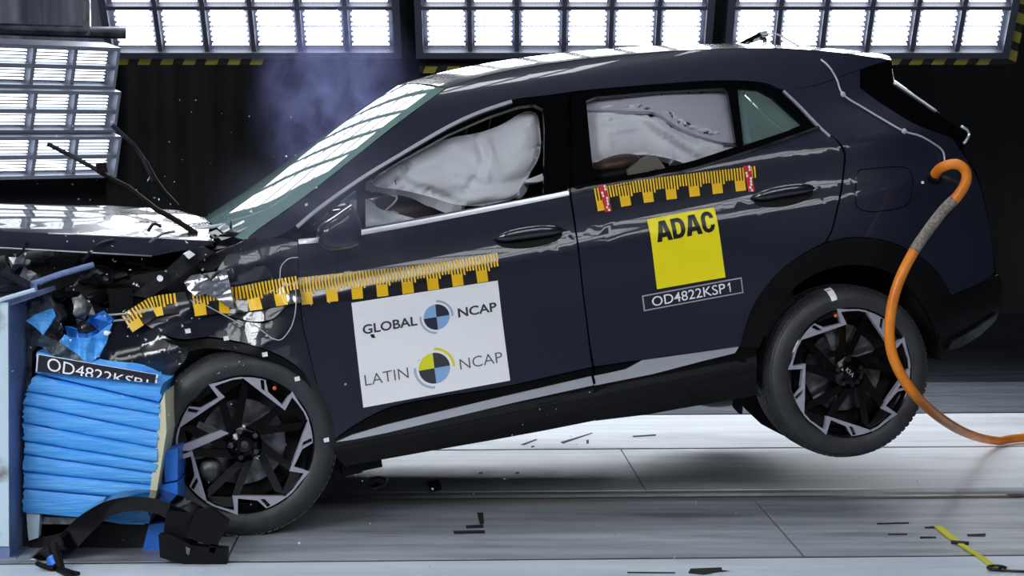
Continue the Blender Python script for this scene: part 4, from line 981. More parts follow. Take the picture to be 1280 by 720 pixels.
# wipers standing off the screen
def wiper(P, blade):
    m = MB(); m.tube(P, [0.011]*(len(P)-1)+[0.007], 8); o = m.build('wiper_arm', M['black'], car, angle=40)
    m = MB(); m.tube(blade, 0.010, 6); b = m.build('wiper_blade', M['steel'], o, angle=40)
    return o
wiper([(-0.0197,0.2500,0.8094),(-0.0995,0.3000,0.8845),(-0.1490,0.3500,0.9229),(-0.2406,0.4000,1.0263),(-0.3432,0.4500,1.1064)], [(-0.3261,0.4500,1.0971),(-0.4151,0.5000,1.1689),(-0.5107,0.5500,1.2421)])
wiper([(-0.0343,0.9000,0.8950),(-0.0789,0.9000,0.9638),(-0.1104,0.9000,1.0302),(-0.1298,0.9000,1.1077)], [(-0.1128,0.9000,1.0171),(-0.1403,0.9000,1.1230),(-0.1696,0.9000,1.1818),(-0.2391,0.9000,1.2739)])
m = MB(); m.box((-0.02, -0.012, -0.02), (0.02, 0.012, 0.02), Matrix.Translation(Vector([(-0.3260,0.4400,1.1164)][0]))); m.build('wiper_pivot', M['black'], car)

# hinge arm and other parts laid bare
def plate(name, pix, v, d, material, ang=None):
    m = MB(); m.prism([(a, v, b) for a, b in pix], (0, d, 0)); return m.build(name, material, car, angle=ang)
plate('hinge_arm', [(-0.3131,0.6375),(-0.2540,0.6142),(-0.1350,0.6691),(-0.0413,0.7166),(0.0178,0.7398),(-0.0134,0.7701),(-0.0746,0.7688),(-0.1807,0.7021)], 0.03, 0.03, M['steel'])
plate('hinge_arm', [(-0.0824,0.7129),(-0.0107,0.6689),(0.1143,0.7143),(0.2128,0.7462),(0.1799,0.7708),(0.0578,0.7431)], 0.06, 0.03, M['steel'])
for x, y in [(-0.2001,0.6818),(-0.0789,0.7487)]:
    m = MB(); m.tube([(x, 0.012, y), (x, 0.04, y)], 0.012 , 8); m.build('bolt', M['white'], car)
plate('hinge_tag', [(-0.0985,0.7584),(-0.0728,0.7660),(-0.0549,0.7474),(-0.0816,0.7338)], 0.015, 0.012, M['white'])
plate('headlamp_bracket', [(-0.3955,0.6758),(-0.3076,0.6626),(-0.3150,0.5716),(-0.4046,0.5762)], 0.05, 0.06, M['black'])
plate('headlamp_bracket', [(-0.3011,0.6598),(-0.2031,0.6479),(-0.1957,0.6218),(-0.2584,0.5778),(-0.3085,0.5687)], 0.07, 0.05, M['black'])
m = MB(); m.tube([(-0.6717,0.0200,0.7444),(-0.5590,0.0300,0.7624),(-0.4314,0.0500,0.7742)], 0.012, 8); m.box((-0.012, -0.01, -0.03), (0.012, 0.02, 0.02), Matrix.Translation(Vector([(-0.6614,0.0200,0.7364)][0]))); m.build('cross_bar', M['frame_blue'], car)
m = MB(); m.tube([(-0.7703,0.0000,0.8123),(-0.7317,0.0000,0.7841),(-0.6776,0.0000,0.7440)], 0.016, 8); m.tube([(-0.8119,0.0500,0.7499),(-0.6665,0.0600,0.7405)], 0.02, 8); m.build('crash_rail', M['steel'], car)
# engine and its lumps in the dark bay
m = MB(); m.box((-0.80, 0.30, 0.30), (0.05, 1.60, 0.78)); m.box((-0.55, 0.14, 0.42), (-0.05, 0.3, 0.70)); m.box((-0.65, 0.16, 0.0), (0.0, 1.6, 0.4)); m.build('engine', M['dark'], car)
def lump(name, px, r, material, seed, v=0.1, rough=0.35):
    a = px; m = MB(); m.scrap((a[0], v, a[1]), r, seed, 16); m.scrap((a[0]+r[0]*0.7, v+0.01, a[1]-r[2]*0.4), (r[0]*0.5, r[1]*0.6, r[2]*0.6), seed+50, 12); return m.build(name, M[material], car, angle=25)
LP = [(-0.7023,0.8357),(-0.6936,0.7547),(-0.7306,0.8103),(-0.6615,0.7671),(-0.7287,0.8526),(-0.6298,0.8102),(-0.5020,0.6270),(-0.5082,0.5604),(-0.5372,0.6644),(-0.5893,0.6741),(-0.6179,0.6487),(-0.6596,0.6166),(-0.6802,0.6665),(-0.4442,0.6471),(-0.4030,0.7073),(-0.3418,0.7114),(-0.4613,0.7180),(-0.5230,0.7907),(-0.5887,0.8394),(-0.3587,0.6188),(-0.4937,0.5082),(-0.4463,0.5363),(-0.5475,0.5431),(-0.5804,0.5925)]
for i, (p, nm, r, mt) in enumerate(zip(LP, ('coolant_tank', 'pump_housing', 'hose_stub', 'pump_housing', 'coolant_tank', 'valve_block', 'foam_block', 'belt_pulley', 'wiring_clump', 'wiring_clump', 'bracket_scrap', 'bracket_scrap', 'bracket_scrap', 'wiring_clump', 'valve_block', 'bracket_scrap', 'wiring_clump', 'valve_block', 'hose_stub', 'bracket_scrap', 'belt_pulley', 'wiring_clump', 'bracket_scrap', 'wiring_clump'),
    ((0.04, 0.03, 0.03), (0.035, 0.03, 0.06), (0.03, 0.03, 0.03), (0.03, 0.02, 0.03), (0.03, 0.03, 0.03), (0.04, 0.03, 0.02), (0.040, 0.03, 0.055), (0.035, 0.02, 0.035), (0.04, 0.03, 0.03), (0.04, 0.03, 0.02), (0.03, 0.02, 0.02), (0.03, 0.02, 0.03), (0.03, 0.02, 0.02), (0.05, 0.03, 0.03), (0.04, 0.03, 0.03), (0.04, 0.02, 0.02), (0.05, 0.03, 0.03), (0.05, 0.03, 0.02), (0.04, 0.03, 0.02), (0.04, 0.03, 0.02), (0.035, 0.02, 0.03), (0.03, 0.02, 0.03), (0.03, 0.02, 0.02), (0.04, 0.02, 0.03)),
    ('alloy', 'white', 'steel', 'alloy', 'steel', 'steel', 'alloy', 'steel', 'black', 'black', 'steel', 'alloy', 'steel', 'black', 'steel', 'black', 'black', 'black', 'steel', 'steel', 'steel', 'black', 'steel', 'black'))):
    lump(nm, p, r, {'white': 'lampgrey'}.get(mt, mt), i, 0.06+0.03*(i % 3))
rnd = random.Random(12)
for i in range(26):      # torn strips and loose wires in the bay
    px = (rnd.uniform(-0.75, -0.2), rnd.uniform(0.50, 0.86)); a = rnd.uniform(-0.6, 0.9); L = rnd.uniform(0.05, 0.16)
    m = MB(); v0 = rnd.uniform(0.05, 0.2)
    p0 = Vector((px[0], v0, px[1])); p1 = p0+Vector((cos(a)*L, rnd.uniform(-0.03, 0.03), sin(a)*L)); pm = (p0+p1)/2+Vector((0, 0, rnd.uniform(-0.03, 0.03)))
    m.tube(spline([p0, pm, p1], 4), rnd.uniform(0.003, 0.009), 5); m.build('loose_wire', M[rnd.choice(['black', 'steel', 'black', 'alloy'])], car)
m = MB(); m.box((0.30, 0.12, -0.22), (0.44, 0.2, -0.14)); m.box((0.36, 0.1, -0.21), (0.52, 0.2, -0.175)); m.build('sill_end', M['black'], car)

# --- stickers on the body -------------------------------------------------------------
def sticker(name, Q, off, material, parent, nu=14, nv=10):
    f = bil(Q); v = []; fc = []
    for j in range(nv+1):
        for i in range(nu+1):
            p = f(i/nu, j/nv); v.append((p.x, S(p.x, p.y)-off, p.y))
    for j in range(nv):
        for i in range(nu): fc.append((j*(nu+1)+i, j*(nu+1)+i+1, (j+1)*(nu+1)+i+1, (j+1)*(nu+1)+i))
    return mesh(name, v, [tuple(reversed(q)) for q in fc], material, parent, smooth=True)
def on(off): return lambda p: (p.x, S(p.x, p.y)-off, p.y)
def disc(f, s0, t0, rs, rt, a0, a1, r0=0.0, n=16):
    """sector or ring piece in sticker units, angles clockwise from the right"""
    v = []; fc = []
    for i in range(n+1):
        a = radians(a0+(a1-a0)*i/n)
        for r in (r0, 1.0): v.append(f(s0+rs*r*cos(a), t0+rt*r*sin(a)))
    for i in range(n): fc.append((2*i, 2*i+1, 2*i+3, 2*i+2))
    return v, fc
def shape(name, vf, off, material, parent):
    return mesh(name, [on(off)(p) for p in vf[0]], vf[1], material, parent)
QN = [(0.4952,0.4596),(1.0766,0.4397),(1.0615,0.0424),(0.4729,0.0500)]
st = tag(sticker('test_sticker', QN, 0.004, M['white'], car), 'white square sticker with two round logos')
fN = bil(QN)
letters('lettering', 'GLOBAL', 0.055, 0.425, 0.312, 0.308, 0.085, fN, on(0.0052), M['ink'], st, 0.022)
letters('lettering', 'NCAP', 0.705, 0.972, 0.300, 0.296, 0.085, fN, on(0.0052), M['ink'], st, 0.022)
letters('lettering', 'LATIN', 0.03, 0.325, 0.800, 0.797, 0.105, fN, on(0.0052), M['ink2'], st, -0.006)
letters('lettering', 'NCAP', 0.675, 0.968, 0.808, 0.806, 0.105, fN, on(0.0052), M['ink2'], st, -0.006)
for (s0, t0, k, cols) in ((0.558, 0.262, 0.088, ('sky', 'navy', 'sky', 'navy')), (0.502, 0.748, 0.106, ('sky', 'ink', 'lemon', 'ink'))):
    rs, rt = k, k*1.40
    for i, a0 in enumerate((0, 90, 180, 270)):
        shape('logo_quarter', disc(fN, s0, t0, rs, rt, a0, a0+90), 0.0055, M[[cols[0], cols[1], cols[2], cols[3]][i]], st)
    shape('logo_ring', disc(fN, s0, t0, rs*1.32, rt*1.32, 95, 190, 0.88), 0.0055, M['ring'], st)
    shape('logo_ring', disc(fN, s0, t0, rs*1.32, rt*1.32, 275, 365, 0.88), 0.0055, M['ring'] if k < 0.1 else M['lemon'], st)
m = MB(); fq = [fN(a, b) for a, b in ((0.10, 0.325), (0.125, 0.325), (0.135, 0.365), (0.11, 0.36))]; m.add([on(0.0055)(p) for p in fq], [(0, 1, 2, 3)]); m.build('peeling_scrap', M['tapeblack'], st)
QA = [(1.7147,0.5681),(1.9972,0.5667),(1.9956,0.2834),(1.7100,0.2867)]
sa = tag(sticker('club_sticker', QA, 0.004, M['yellow'], car), 'square yellow sticker with bold black capitals')
def block_letter(name, outer, holes, x0, wd, fmap, off, material, parent, t_base, cap, slope=0.0):
    bm = bmesh.new()
    for loop in [dedupe(q) for q in [outer]+holes]:
        vs = [bm.verts.new((p[0], p[1], 0)) for p in loop]
        for i in range(len(vs)): bm.edges.new((vs[i], vs[(i+1) % len(vs)]))
    bmesh.ops.triangle_fill(bm, use_beauty=True, edges=bm.edges[:]); cut_grid(bm, 0.15, 0.11); bm.verts.index_update()
    co = [on(off)(fmap(x0+v.co.x*wd, t_base+slope*(x0+v.co.x*wd)-cap*v.co.y)) for v in bm.verts]; fs = [[v.index for v in f.verts] for f in bm.faces]; bm.free()
    return mesh(name, co, fs, material, parent)
LA = ([(0, 0), (0.30, 1), (0.70, 1), (1.0, 0), (0.70, 0), (0.645, 0.2), (0.355, 0.2), (0.30, 0)], [[(0.42, 0.42), (0.58, 0.42), (0.50, 0.78)]])
def arc(cx, cy, rx, ry, a0, a1, n=10): return [(cx+rx*cos(radians(a0+(a1-a0)*i/n)), cy+ry*sin(radians(a0+(a1-a0)*i/n))) for i in range(n+1)]
LD = ([(0, 0), (0.48, 0)]+arc(0.48, 0.42, 0.50, 0.42, -90, 0)+arc(0.48, 0.58, 0.50, 0.42, 0, 90)+[(0, 1)], [[(0.30, 0.20), (0.44, 0.20)]+arc(0.44, 0.42, 0.22, 0.22, -90, 0)+arc(0.44, 0.58, 0.22, 0.22, 0, 90)+[(0.30, 0.80)]])
LC = (arc(0.5, 0.66, 0.48, 0.36, 0, 90)+arc(0.5, 0.66, 0.50, 0.36, 90, 180)+arc(0.5, 0.34, 0.50, 0.36, 180, 270)+arc(0.5, 0.34, 0.48, 0.36, 270, 360)+[(0.68, 0.34)]+arc(0.5, 0.34, 0.18, 0.17, 360, 180)+arc(0.5, 0.66, 0.18, 0.17, 180, 0), [])
fA = bil(QA)
for (o_, h_), x0, wd in ((LA, 0.085, 0.235), (LD, 0.325, 0.195), (LA, 0.525, 0.235), (LC, 0.765, 0.19)):
    block_letter('lettering', o_, h_, x0, wd, fA, 0.0058, M['tapeblack'], sa, 0.345, 0.285, -0.02)
QI = [(1.6442,0.2730),(2.0608,0.2717),(2.0603,0.2078),(1.6424,0.2101)]
si = tag(sticker('number_plate', QI, 0.004, M['wire'], car), 'dark test number label with white border')
fI = bil(QI)
i2 = sticker('plate_field', [fI(0.012, 0.075), fI(0.988, 0.075), fI(0.988, 0.925), fI(0.012, 0.925)], 0.0052, M['plate'], si)
letters('lettering', 'OD4822KSP', 0.09, 0.825, 0.80, 0.78, 0.60, fI, on(0.0064), M['white'], si, 0.004)
ONE = [(0.45, 0), (0.70, 0), (0.70, 1), (0.50, 1), (0.12, 0.78), (0.12, 0.64), (0.45, 0.78)]
block_letter('lettering', ONE, [], 0.845, 0.045, fI, 0.0064, M['white'], si, 0.785, 0.60)

# ruler tapes: one-centimetre teeth and five-centimetre blocks
def ruler(name, line, height, n, surf, parent, label=None, backing=True, fade=None):
    """line: (u,w) points along the upper edge; n ten-centimetre units along it"""
    L = spline(line, 8); acc = [0.0]
    for i in range(1, len(L)): acc.append(acc[-1]+(L[i]-L[i-1]).length)
    T = acc[-1]
    def at(s, h):
        d = s*T
        i = 0
        while i < len(L)-2 and acc[i+1] < d: i += 1
        k = (d-acc[i])/max(1e-6, acc[i+1]-acc[i]); p = L[i]+(L[i+1]-L[i])*k; t = (L[i+1]-L[i]).normalized(); q = p+Vector((t.y, -t.x))*h
        return q
    def P3(q, o): return (q.x, surf(q.x, q.y)-o, q.y)
    v = []; f = []; k = n*16
    for i in range(k+1): 
        for h in range(9): v.append(P3(at(i/k, height*h/8), 0.003))
    for i in range(k):
        for j in range(8): f.append((9*i+j, 9*i+j+1, 9*i+j+10, 9*i+j+9))
    root = mesh(name, v, f, M['tapefilm'], parent, smooth=True)
    if label: root['label'] = label
    m = MB()
    for i in range(n):
        for j in range(8):
            s0 = (i+j/8+0.02)/n; s1 = s0+0.068/n
            h1 = height*(0.58 if j < 4 else (0.62 if j in (4,) else 0.50)); m.add([P3(at(s, h), 0.0075) for s, h in ((s0, 0), (s1, 0), (s1, h1), (s0, h1))], [(0, 1, 2, 3)])
        a, b = (i+0.02)/n, (i+0.463)/n
        for q in range(4): m.add([P3(at(s, h), 0.0075) for s, h in ((a+(b-a)*q/4, height*0.56), (a+(b-a)*(q+1)/4, height*0.56), (a+(b-a)*(q+1)/4, height), (a+(b-a)*q/4, height))], [(0, 1, 2, 3)])
    o = m.build('ruler_marks', M['ruler'], root)
    return root, at, P3
ruler('ruler_tape', [(0.3116,0.5903),(0.5214,0.5737),(0.7080,0.5586),(0.8977,0.5510),(1.0931,0.5457)], 0.103, 8, S, car, 'yellow and black ruler tape across the front door')
r2, at2, P32 = ruler('ruler_tape', [(1.5213,0.7252),(1.7174,0.7249),(1.9505,0.7136),(2.1995,0.6984)], 0.092, 7, S, car, 'yellow ruler tape below the rear window')
for s in (0.055, 0.945):
    q = [at2(s-0.022, -0.006), at2(s+0.022, -0.006), at2(s+0.030, 0.10), at2(s-0.010, 0.10)]
    m = MB(); m.add([P32(x, 0.009) for x in q], [(0, 1, 2, 3)]); t_ = m.build('red_tape', M['redtape'], r2)
    m = MB(); rr = random.Random(2)
    for i in range(9):
        p = q[0]+(q[1]-q[0])*rr.uniform(0.2, 0.8)+(q[3]-q[0])*(i+0.5)/9
        m.add([P32(p+Vector((0.005*cos(2*pi*k/6), 0.006*sin(2*pi*k/6))), 0.0105) for k in range(6)], [tuple(range(6))])
    m.build('tape_dots', M['white'], t_)
ruler('ruler_tape', [(-0.0955,0.6188),(0.0011,0.6133),(0.0752,0.5998),(0.1834,0.6014),(0.3074,0.6004)], 0.10, 4, lambda a, b: fender_dv(a, b)-0.022-0.4*abs(cr2(a, b)), car, 'crumpled yellow ruler tape on the torn fender')
ruler('ruler_tape', [(-0.3675,0.5715),(-0.3056,0.5965),(-0.2413,0.6181),(-0.1507,0.6167)], 0.075, 2, lambda a, b: fender_dv(a, b)-0.012, car, 'bent yellow ruler tape on the nose of the fender')

# ------------------------------------------------------------------ the deformable barrier at the left
bar = empty('crash_barrier', (-1.75, 7.6, 0), 0, 'blue deformable crash barrier with crushed honeycomb block and steel post', 'barrier')
BO = Vector((-1.75, 7.6, 0))
def B3(pix, Y): return [(x-BO.x, Y-BO.y, z) for x, z in pix]
def bplate(name, pix, Y, d, material, parent=None, ang=None):
    m = MB(); m.prism(B3(pix, Y), (0, d, 0)); return m.build(name, material, parent or bar, angle=ang)
# steel post: worn pale front face, blue side
PF = [(-2.0156,0.9284),(-1.8082,0.9342),(-1.8254,0.0037),(-2.0347,0.0037)]
bplate('post', PF, 7.46, 0.30, M['frame_blue'])
bplate('post_face', [(-2.0129,0.9292),(-1.8115,0.9350),(-1.8251,0.0469),(-2.0311,0.0469)], 7.45, 0.008, M['frame_white'])
m = MB(); m.tube([(x-BO.x, 7.44-BO.y, z) for x, z in [(-1.9244,0.9099),(-1.8203,0.9503),(-1.7106,0.9819)]], 0.008, 6); m.build('post_cap', M['frame_white'], bar)
bplate('post_cap', [(-2.0190,0.8928),(-1.8336,0.9362),(-1.7177,0.9709),(-1.7122,0.9536),(-1.8166,0.9189),(-1.8175,0.8696),(-2.0195,0.8696)], 7.47, 0.32, M['frame_blue'])
bplate('base_plate', [(-2.0347,0.0037),(-1.8021,0.0037),(-1.8199,-0.0140),(-2.0350,-0.0140)], 7.46, 0.4, M['frame_blue'])
# grey honeycomb behind the post
HB = [(-1.8053,0.9303),(-1.7275,0.9482),(-1.6755,0.8525),(-1.7910,0.7266),(-1.8137,0.1229),(-1.8258,0.1229)]
bplate('honeycomb_core', HB, 7.72, 0.5, M['bareal'])
# stacked crushed layers of the honeycomb block
LEFT = [(-1.7455,0.7455),(-1.7528,0.6627),(-1.7864,0.5946),(-1.7961,0.5442),(-1.8002,0.4789),(-1.7985,0.4106),(-1.8024,0.3600),(-1.8035,0.2945),(-1.8047,0.2318),(-1.8092,0.1422)]
RIGHT = [(-1.2856,0.6272),(-1.2954,0.5531),(-1.2990,0.5086),(-1.3028,0.4433),(-1.3065,0.3838),(-1.3101,0.3302),(-1.3136,0.2885),(-1.3201,0.2438),(-1.3268,0.1870),(-1.3427,0.1003)]
# the uppermost two lie open, each layer below is a creased slab
rnd = random.Random(4)
def slab(name, l0, l1, r0, r1, Y, material, amp, seed, par=None, depth=0.5):
    rn = random.Random(seed); n = 16; v = []; f = []; rows = 6
    for j in range(rows+1):
        t = j/rows
        for i in range(n+1):
            s = i/n
            a = Vector(l0)*(1-s)+Vector(r0)*s; b = Vector(l1)*(1-s)+Vector(r1)*s
            p = a*(1-t)+b*t; bulge = -0.003*sin(pi*t)**0.5 + amp*(rn.random()-0.5)*(0.6 if 0 < j < rows else 0.2)
            if j in (0, rows): bulge += 0.004
            jag = (rn.random()-0.5)*0.010 if i in (0, n) else 0
            v.append((p.x-BO.x+jag, Y-BO.y+bulge, p.y))
    m1 = n+1
    for j in range(rows):
        for i in range(n): f.append((j*m1+i, (j+1)*m1+i, (j+1)*m1+i+1, j*m1+i+1))
    k = len(v)
    bd = [i for i in range(m1)]+[j*m1+n for j in range(1, rows+1)]+[rows*m1+i for i in range(n-1, -1, -1)]+[j*m1 for j in range(rows-1, 0, -1)]
    for i in bd: v.append((v[i][0], v[i][1]+depth, v[i][2]))
    for q in range(len(bd)):
        a, b = bd[q], bd[(q+1) % len(bd)]; f.append((a, b, k+(q+1) % len(bd), k+q))
    f.append(tuple(range(k+len(bd)-1, k-1, -1)))
    m = MB(); m.add(v, f); return m.build(name, material, par or bar, angle=60)
for i in range(len(LEFT)-1):
    g = 0.0035
    l0, l1, r0, r1 = (Vector(q) for q in (LEFT[i], LEFT[i+1], RIGHT[i], RIGHT[i+1]))
    if i == 1: l0.y -= 0.006; r0.y -= 0.004
    slab('honeycomb_layer', l0-Vector((0, g)), l1+Vector((0, 0 if i == 0 else 0.001)), r0-Vector((0, g)), r1, 7.60+rnd.uniform(-0.006, 0.006), M['blue'], 0.008, i)
# label across the top layer, its lower edge lost in a fold
QL = [(-1.7349,0.7374),(-1.2942,0.6608),(-1.3004,0.6284),(-1.7419,0.6726)]
fL = bil(QL)
def onL(Y): return lambda p: (p.x-BO.x, Y-BO.y, p.y)
def quad(name, f, s0, t0, s1, t1, Y, material, parent):
    return mesh(name, [onL(Y)(f(a, b)) for a, b in ((s0, t0), (s1, t0), (s1, t1), (s0, t1))], [(3, 2, 1, 0)], material, parent)
lab = quad('number_label', fL, 0, 0, 1, 1, 7.562, M['white'], bar); lab['label'] = 'black number label creased across the barrier top'
quad('label_field', fL, 0.012, 0.04, 0.985, 1.0, 7.5605, M['plate'], lab)
letters('lettering', 'OD4822KSP1', 0.09, 0.93, 0.86, 1.45, 0.78, fL, onL(7.559), M['white'], lab, 0.0, clip=1.0)
# cream liner edge and lower blue foils at the right of the block
bplate('liner_edge', [(-1.2955,0.5472),(-1.2773,0.5917),(-1.2733,0.4433),(-1.2988,0.2945),(-1.3179,0.1900),(-1.3425,0.1153),(-1.3350,0.2348),(-1.3153,0.3838)], 7.60, 0.25, M['edge'])
bplate('torn_foil', [(-1.2932,0.3595),(-1.2425,0.3745),(-1.2440,0.2544),(-1.2917,0.2454)], 7.66, 0.2, M['blue2'])
bplate('torn_foil', [(-1.3093,0.2368),(-1.2408,0.2488),(-1.2418,0.1738),(-1.2983,0.1618)], 7.64, 0.2, M['blue2'])
bplate('torn_foil', [(-1.3463,0.0935),(-1.2690,0.1055),(-1.2824,-0.0086),(-1.3713,-0.0026)], 7.62, 0.05, M['blue2'])
bplate('torn_foil', [(-1.5229,0.1153),(-1.4488,0.1243),(-1.3303,0.1452),(-1.3605,0.0973),(-1.4492,0.1003)], 7.60, 0.12, M['blue'])
bplate('crumpled_liner', [(-1.7991,0.1415),(-1.7489,0.1355),(-1.7564,0.0455),(-1.7922,0.0335),(-1.7972,0.0815)], 7.62, 0.06, M['frame_white'])
bplate('crumpled_liner', [(-1.7463,0.1160),(-1.6034,0.1099),(-1.6218,0.0737),(-1.6998,0.0496),(-1.7596,0.0375)], 7.66, 0.06, M['alloy'])
bplate('under_shade', [(-1.8183,0.0888),(-1.2460,0.0858),(-1.2174,-0.0108),(-1.8384,-0.0289)], 7.66, 0.4, M['hazb'])  # black box put in as the darkness beneath the barrier
# torn upper foils
def foil(name, pix, Y, material, amp, seed):
    cr = creases(seed, 5, amp, 0.09)
    P = [(-1.8565,2.0228)] and pix
    return patch(name, pix, fn=lambda a, b: (a-BO.x, Y-BO.y+cr(a, b), b), material=material, parent=bar, step=(0.02, 0.02), flange=0.006, out=(0, -1, 0))
foil('torn_foil', [(-1.7817,0.8547),(-1.7461,0.8783),(-1.6841,0.8989),(-1.6728,0.8753),(-1.6969,0.8340),(-1.7180,0.8045)], 7.60, M['blue'], 0.02, 1)
foil('torn_foil', [(-1.6598,0.7750),(-1.6446,0.8045),(-1.5979,0.7868),(-1.5331,0.7986),(-1.4678,0.8458),(-1.4924,0.7691),(-1.5225,0.7219),(-1.5523,0.6953)], 7.60, M['blue'], 0.02, 2)
foil('torn_foil', [(-1.6614,0.8264),(-1.6023,0.8145),(-1.5659,0.8621),(-1.5122,0.8860),(-1.4830,0.8502),(-1.5195,0.7906),(-1.6031,0.7608),(-1.6503,0.7787)], 7.68, M['blue2'], 0.03, 3)
foil('torn_foil', [(-1.5492,0.6970),(-1.5138,0.7147),(-1.3498,0.6940),(-1.2856,0.6645),(-1.2802,0.6290),(-1.4089,0.6586)], 7.585, M['blue'], 0.008, 4)
foil('torn_core', [(-1.7533,0.7622),(-1.7291,0.8036),(-1.6591,0.7681),(-1.5543,0.6941),(-1.5898,0.6852),(-1.6775,0.7208)], 7.61, M['bareal'], 0.02, 5)
foil('torn_core', [(-1.7167,0.7996),(-1.6832,0.8617),(-1.6485,0.8262),(-1.6553,0.7730)], 7.62, M['steel'], 0.02, 6)
for i, (x, z) in enumerate([(-1.5784,0.9048),(-1.5678,0.8340),(-1.5087,0.8576),(-1.4859,0.8105)]):
    m = MB(); m.scrap((x-BO.x, 0.0, z), ((0.035, 0.03, 0.05), (0.045, 0.03, 0.03), (0.03, 0.02, 0.02), (0.02, 0.02, 0.012))[i], i+3)
    m.build('core_scrap', M[('alloy', 'steel', 'blue2', 'white')[i]], bar, angle=60)

# ------------------------------------------------------------------ loose things
# broken arch strip on the floor before the wheel
Z0 = (-1.35, 7.45, 0.0)
ls = empty('broken_arch_strip', Z0, 0, 'broken black wheel arch strip arched on the floor before the front wheel', 'car part')
def L3(pix, Y): return [(x-Z0[0], Y-Z0[1], z) for x, z in pix]
A_out = spline([(-1.7523,-0.0026),(-1.6409,0.0881),(-1.5588,0.1641),(-1.4483,0.2196),(-1.3126,0.2254),(-1.1891,0.1787),(-1.0744,0.1086)], 6)
A_in = spline([(-1.6713,-0.0026),(-1.5898,0.0325),(-1.5134,0.1086),(-1.4433,0.1641),(-1.3277,0.1758),(-1.2358,0.1349),(-1.1560,0.0501)], 6)
v = []; f = []; n = len(A_out)
for i in range(n):
    for q, Y in ((A_out[i], 7.42), (A_in[i], 7.42), (A_in[i], 7.60), (A_out[i], 7.60)): v.append((q.x-Z0[0], Y-Z0[1]+0.05*(i/n), max(0.002, q.y)))
for i in range(n-1):
    for j in range(4): f.append((4*i+j, 4*i+(j+1) % 4, 4*(i+1)+(j+1) % 4, 4*(i+1)+j))
f += [(0, 1, 2, 3), (4*n-1, 4*n-2, 4*n-3, 4*n-4)]
m = MB(); m.add(v, f); m.build('arch_band', M['gloss'], ls, angle=40)
m = MB(); m.prism(L3([(-1.1366,0.1899),(-1.0820,0.2072),(-1.0138,0.1551),(-1.0606,0.0623),(-1.1692,0.0971)], 7.36), (0, 0.04, 0)); m.prism(L3([(-1.0834,0.0739),(-1.0548,0.0710),(-1.0666,0.0391),(-1.0838,0.0449)], 7.36), (0, 0.03, 0)); m.build('clip_block', M['black'], ls)
m = MB(); m.prism(L3([(-1.2665,0.1058),(-1.2263,0.1087),(-1.1466,0.0681),(-1.0206,0.0565),(-1.0241,-0.0103),(-1.1475,-0.0074),(-1.2618,0.0246)], 7.36), (0, 0.05, 0)); m.prism(L3([(-1.2435,0.1824),(-1.1515,0.1679),(-1.1755,0.0892),(-1.2560,0.1009)], 7.40), (0, 0.05, 0)); m.build('end_flap', M['black'], ls)
m = MB(); m.prism(L3([(-1.1687,0.0662),(-1.1517,0.0575),(-1.1577,0.0343),(-1.1662,0.0401)], 7.355), (0, 0.004, 0)); m.build('scuff', M['lampgrey'], ls)
# plug with its leads at the lower left
pl = [(-1.6163,7.3000,-0.0062)][0]; pc = empty('cable_plug', (pl[0], pl[1], 0), 0, 'black cable plug with a blue collar lying beside the barrier post', 'plug')
def Q3(px): return [(x-pl[0], y-pl[1], max(0.006, z)) for x, y, z in px]
m = MB(); m.tube(Q3([(-1.6318,7.3000,0.0860),(-1.6167,7.2800,0.0470),(-1.5917,7.2400,0.0067)]), [0.018, 0.022, 0.016], 8); m.build('plug_body', M['black'], pc, angle=40)
m = MB(); m.tube(Q3([(-1.6282,7.2800,0.0413),(-1.6129,7.2600,0.0139)]), 0.024, 10); m.build('collar', M['blue2'], pc, angle=40)
for P in ([(-1.5973,7.2400,0.0124),(-1.5578,7.2000,0.0096),(-1.5153,7.1700,-0.0038)], [(-1.6030,7.2400,0.0067),(-1.5699,7.1900,-0.0053),(-1.5175,7.1000,-0.0138)], [(-1.6142,7.2400,0.0124),(-1.6447,7.2500,0.0132),(-1.6830,7.2700,0.0233)]):
    m = MB(); m.tube(spline(Q3(P), 4), 0.010, 6); m.build('lead', M['black'], pc, smooth=True)

# orange hose from the rear quarter to the floor
hp = spline([Vector(p) for p in [(1.6896,8.3300,1.3718),(1.7013,8.2800,1.3983),(1.7297,8.2500,1.4147),(1.7656,8.2400,1.4149),(1.7945,8.2400,1.3896),(1.7953,8.2400,1.3453),(1.7635,8.2500,1.2880),(1.7136,8.2500,1.2373),(1.6494,8.2400,1.1552),(1.5835,8.2200,1.0611),(1.5245,8.2000,0.9419),(1.4977,8.2000,0.8181),(1.4994,8.2000,0.7003),(1.5357,8.2000,0.5983),(1.6149,8.2400,0.4908),(1.7834,8.6000,0.3568),(2.0378,9.3000,0.1935),(2.3198,10.0000,0.0515),(2.5451,10.2500,0.0018),(2.8772,10.3000,-0.0099),(3.4369,10.3000,-0.0179)]], 8)
hp = [Vector((p.x, p.y, max(0.026, p.z))) for p in hp]
h0 = empty('hose', (hp[-1].x, hp[-1].y, 0), 0, 'orange rubber hose looping from the rear of the car to the floor', 'hose')
m = MB(); m.tube([p-h0.location for p in hp], 0.021, 12); m.build('hose_tube', M['orange'], h0, smooth=True)
m = MB(); m.tube([p-h0.location for p in hp[50:72]], 0.0228, 12, cap=True); m.build('braided_sleeve', M['braid'], h0, smooth=True)
m = MB(); m.tube([p-h0.location for p in hp[:3]], 0.026, 10); m.tube([Vector(p)-h0.location for p in [(1.7003,8.3200,1.3752),(1.7477,8.2700,1.3509),(1.7828,8.2400,1.3327)]], 0.008, 8); m.build('hose_fitting', M['steel'], h0, angle=40)
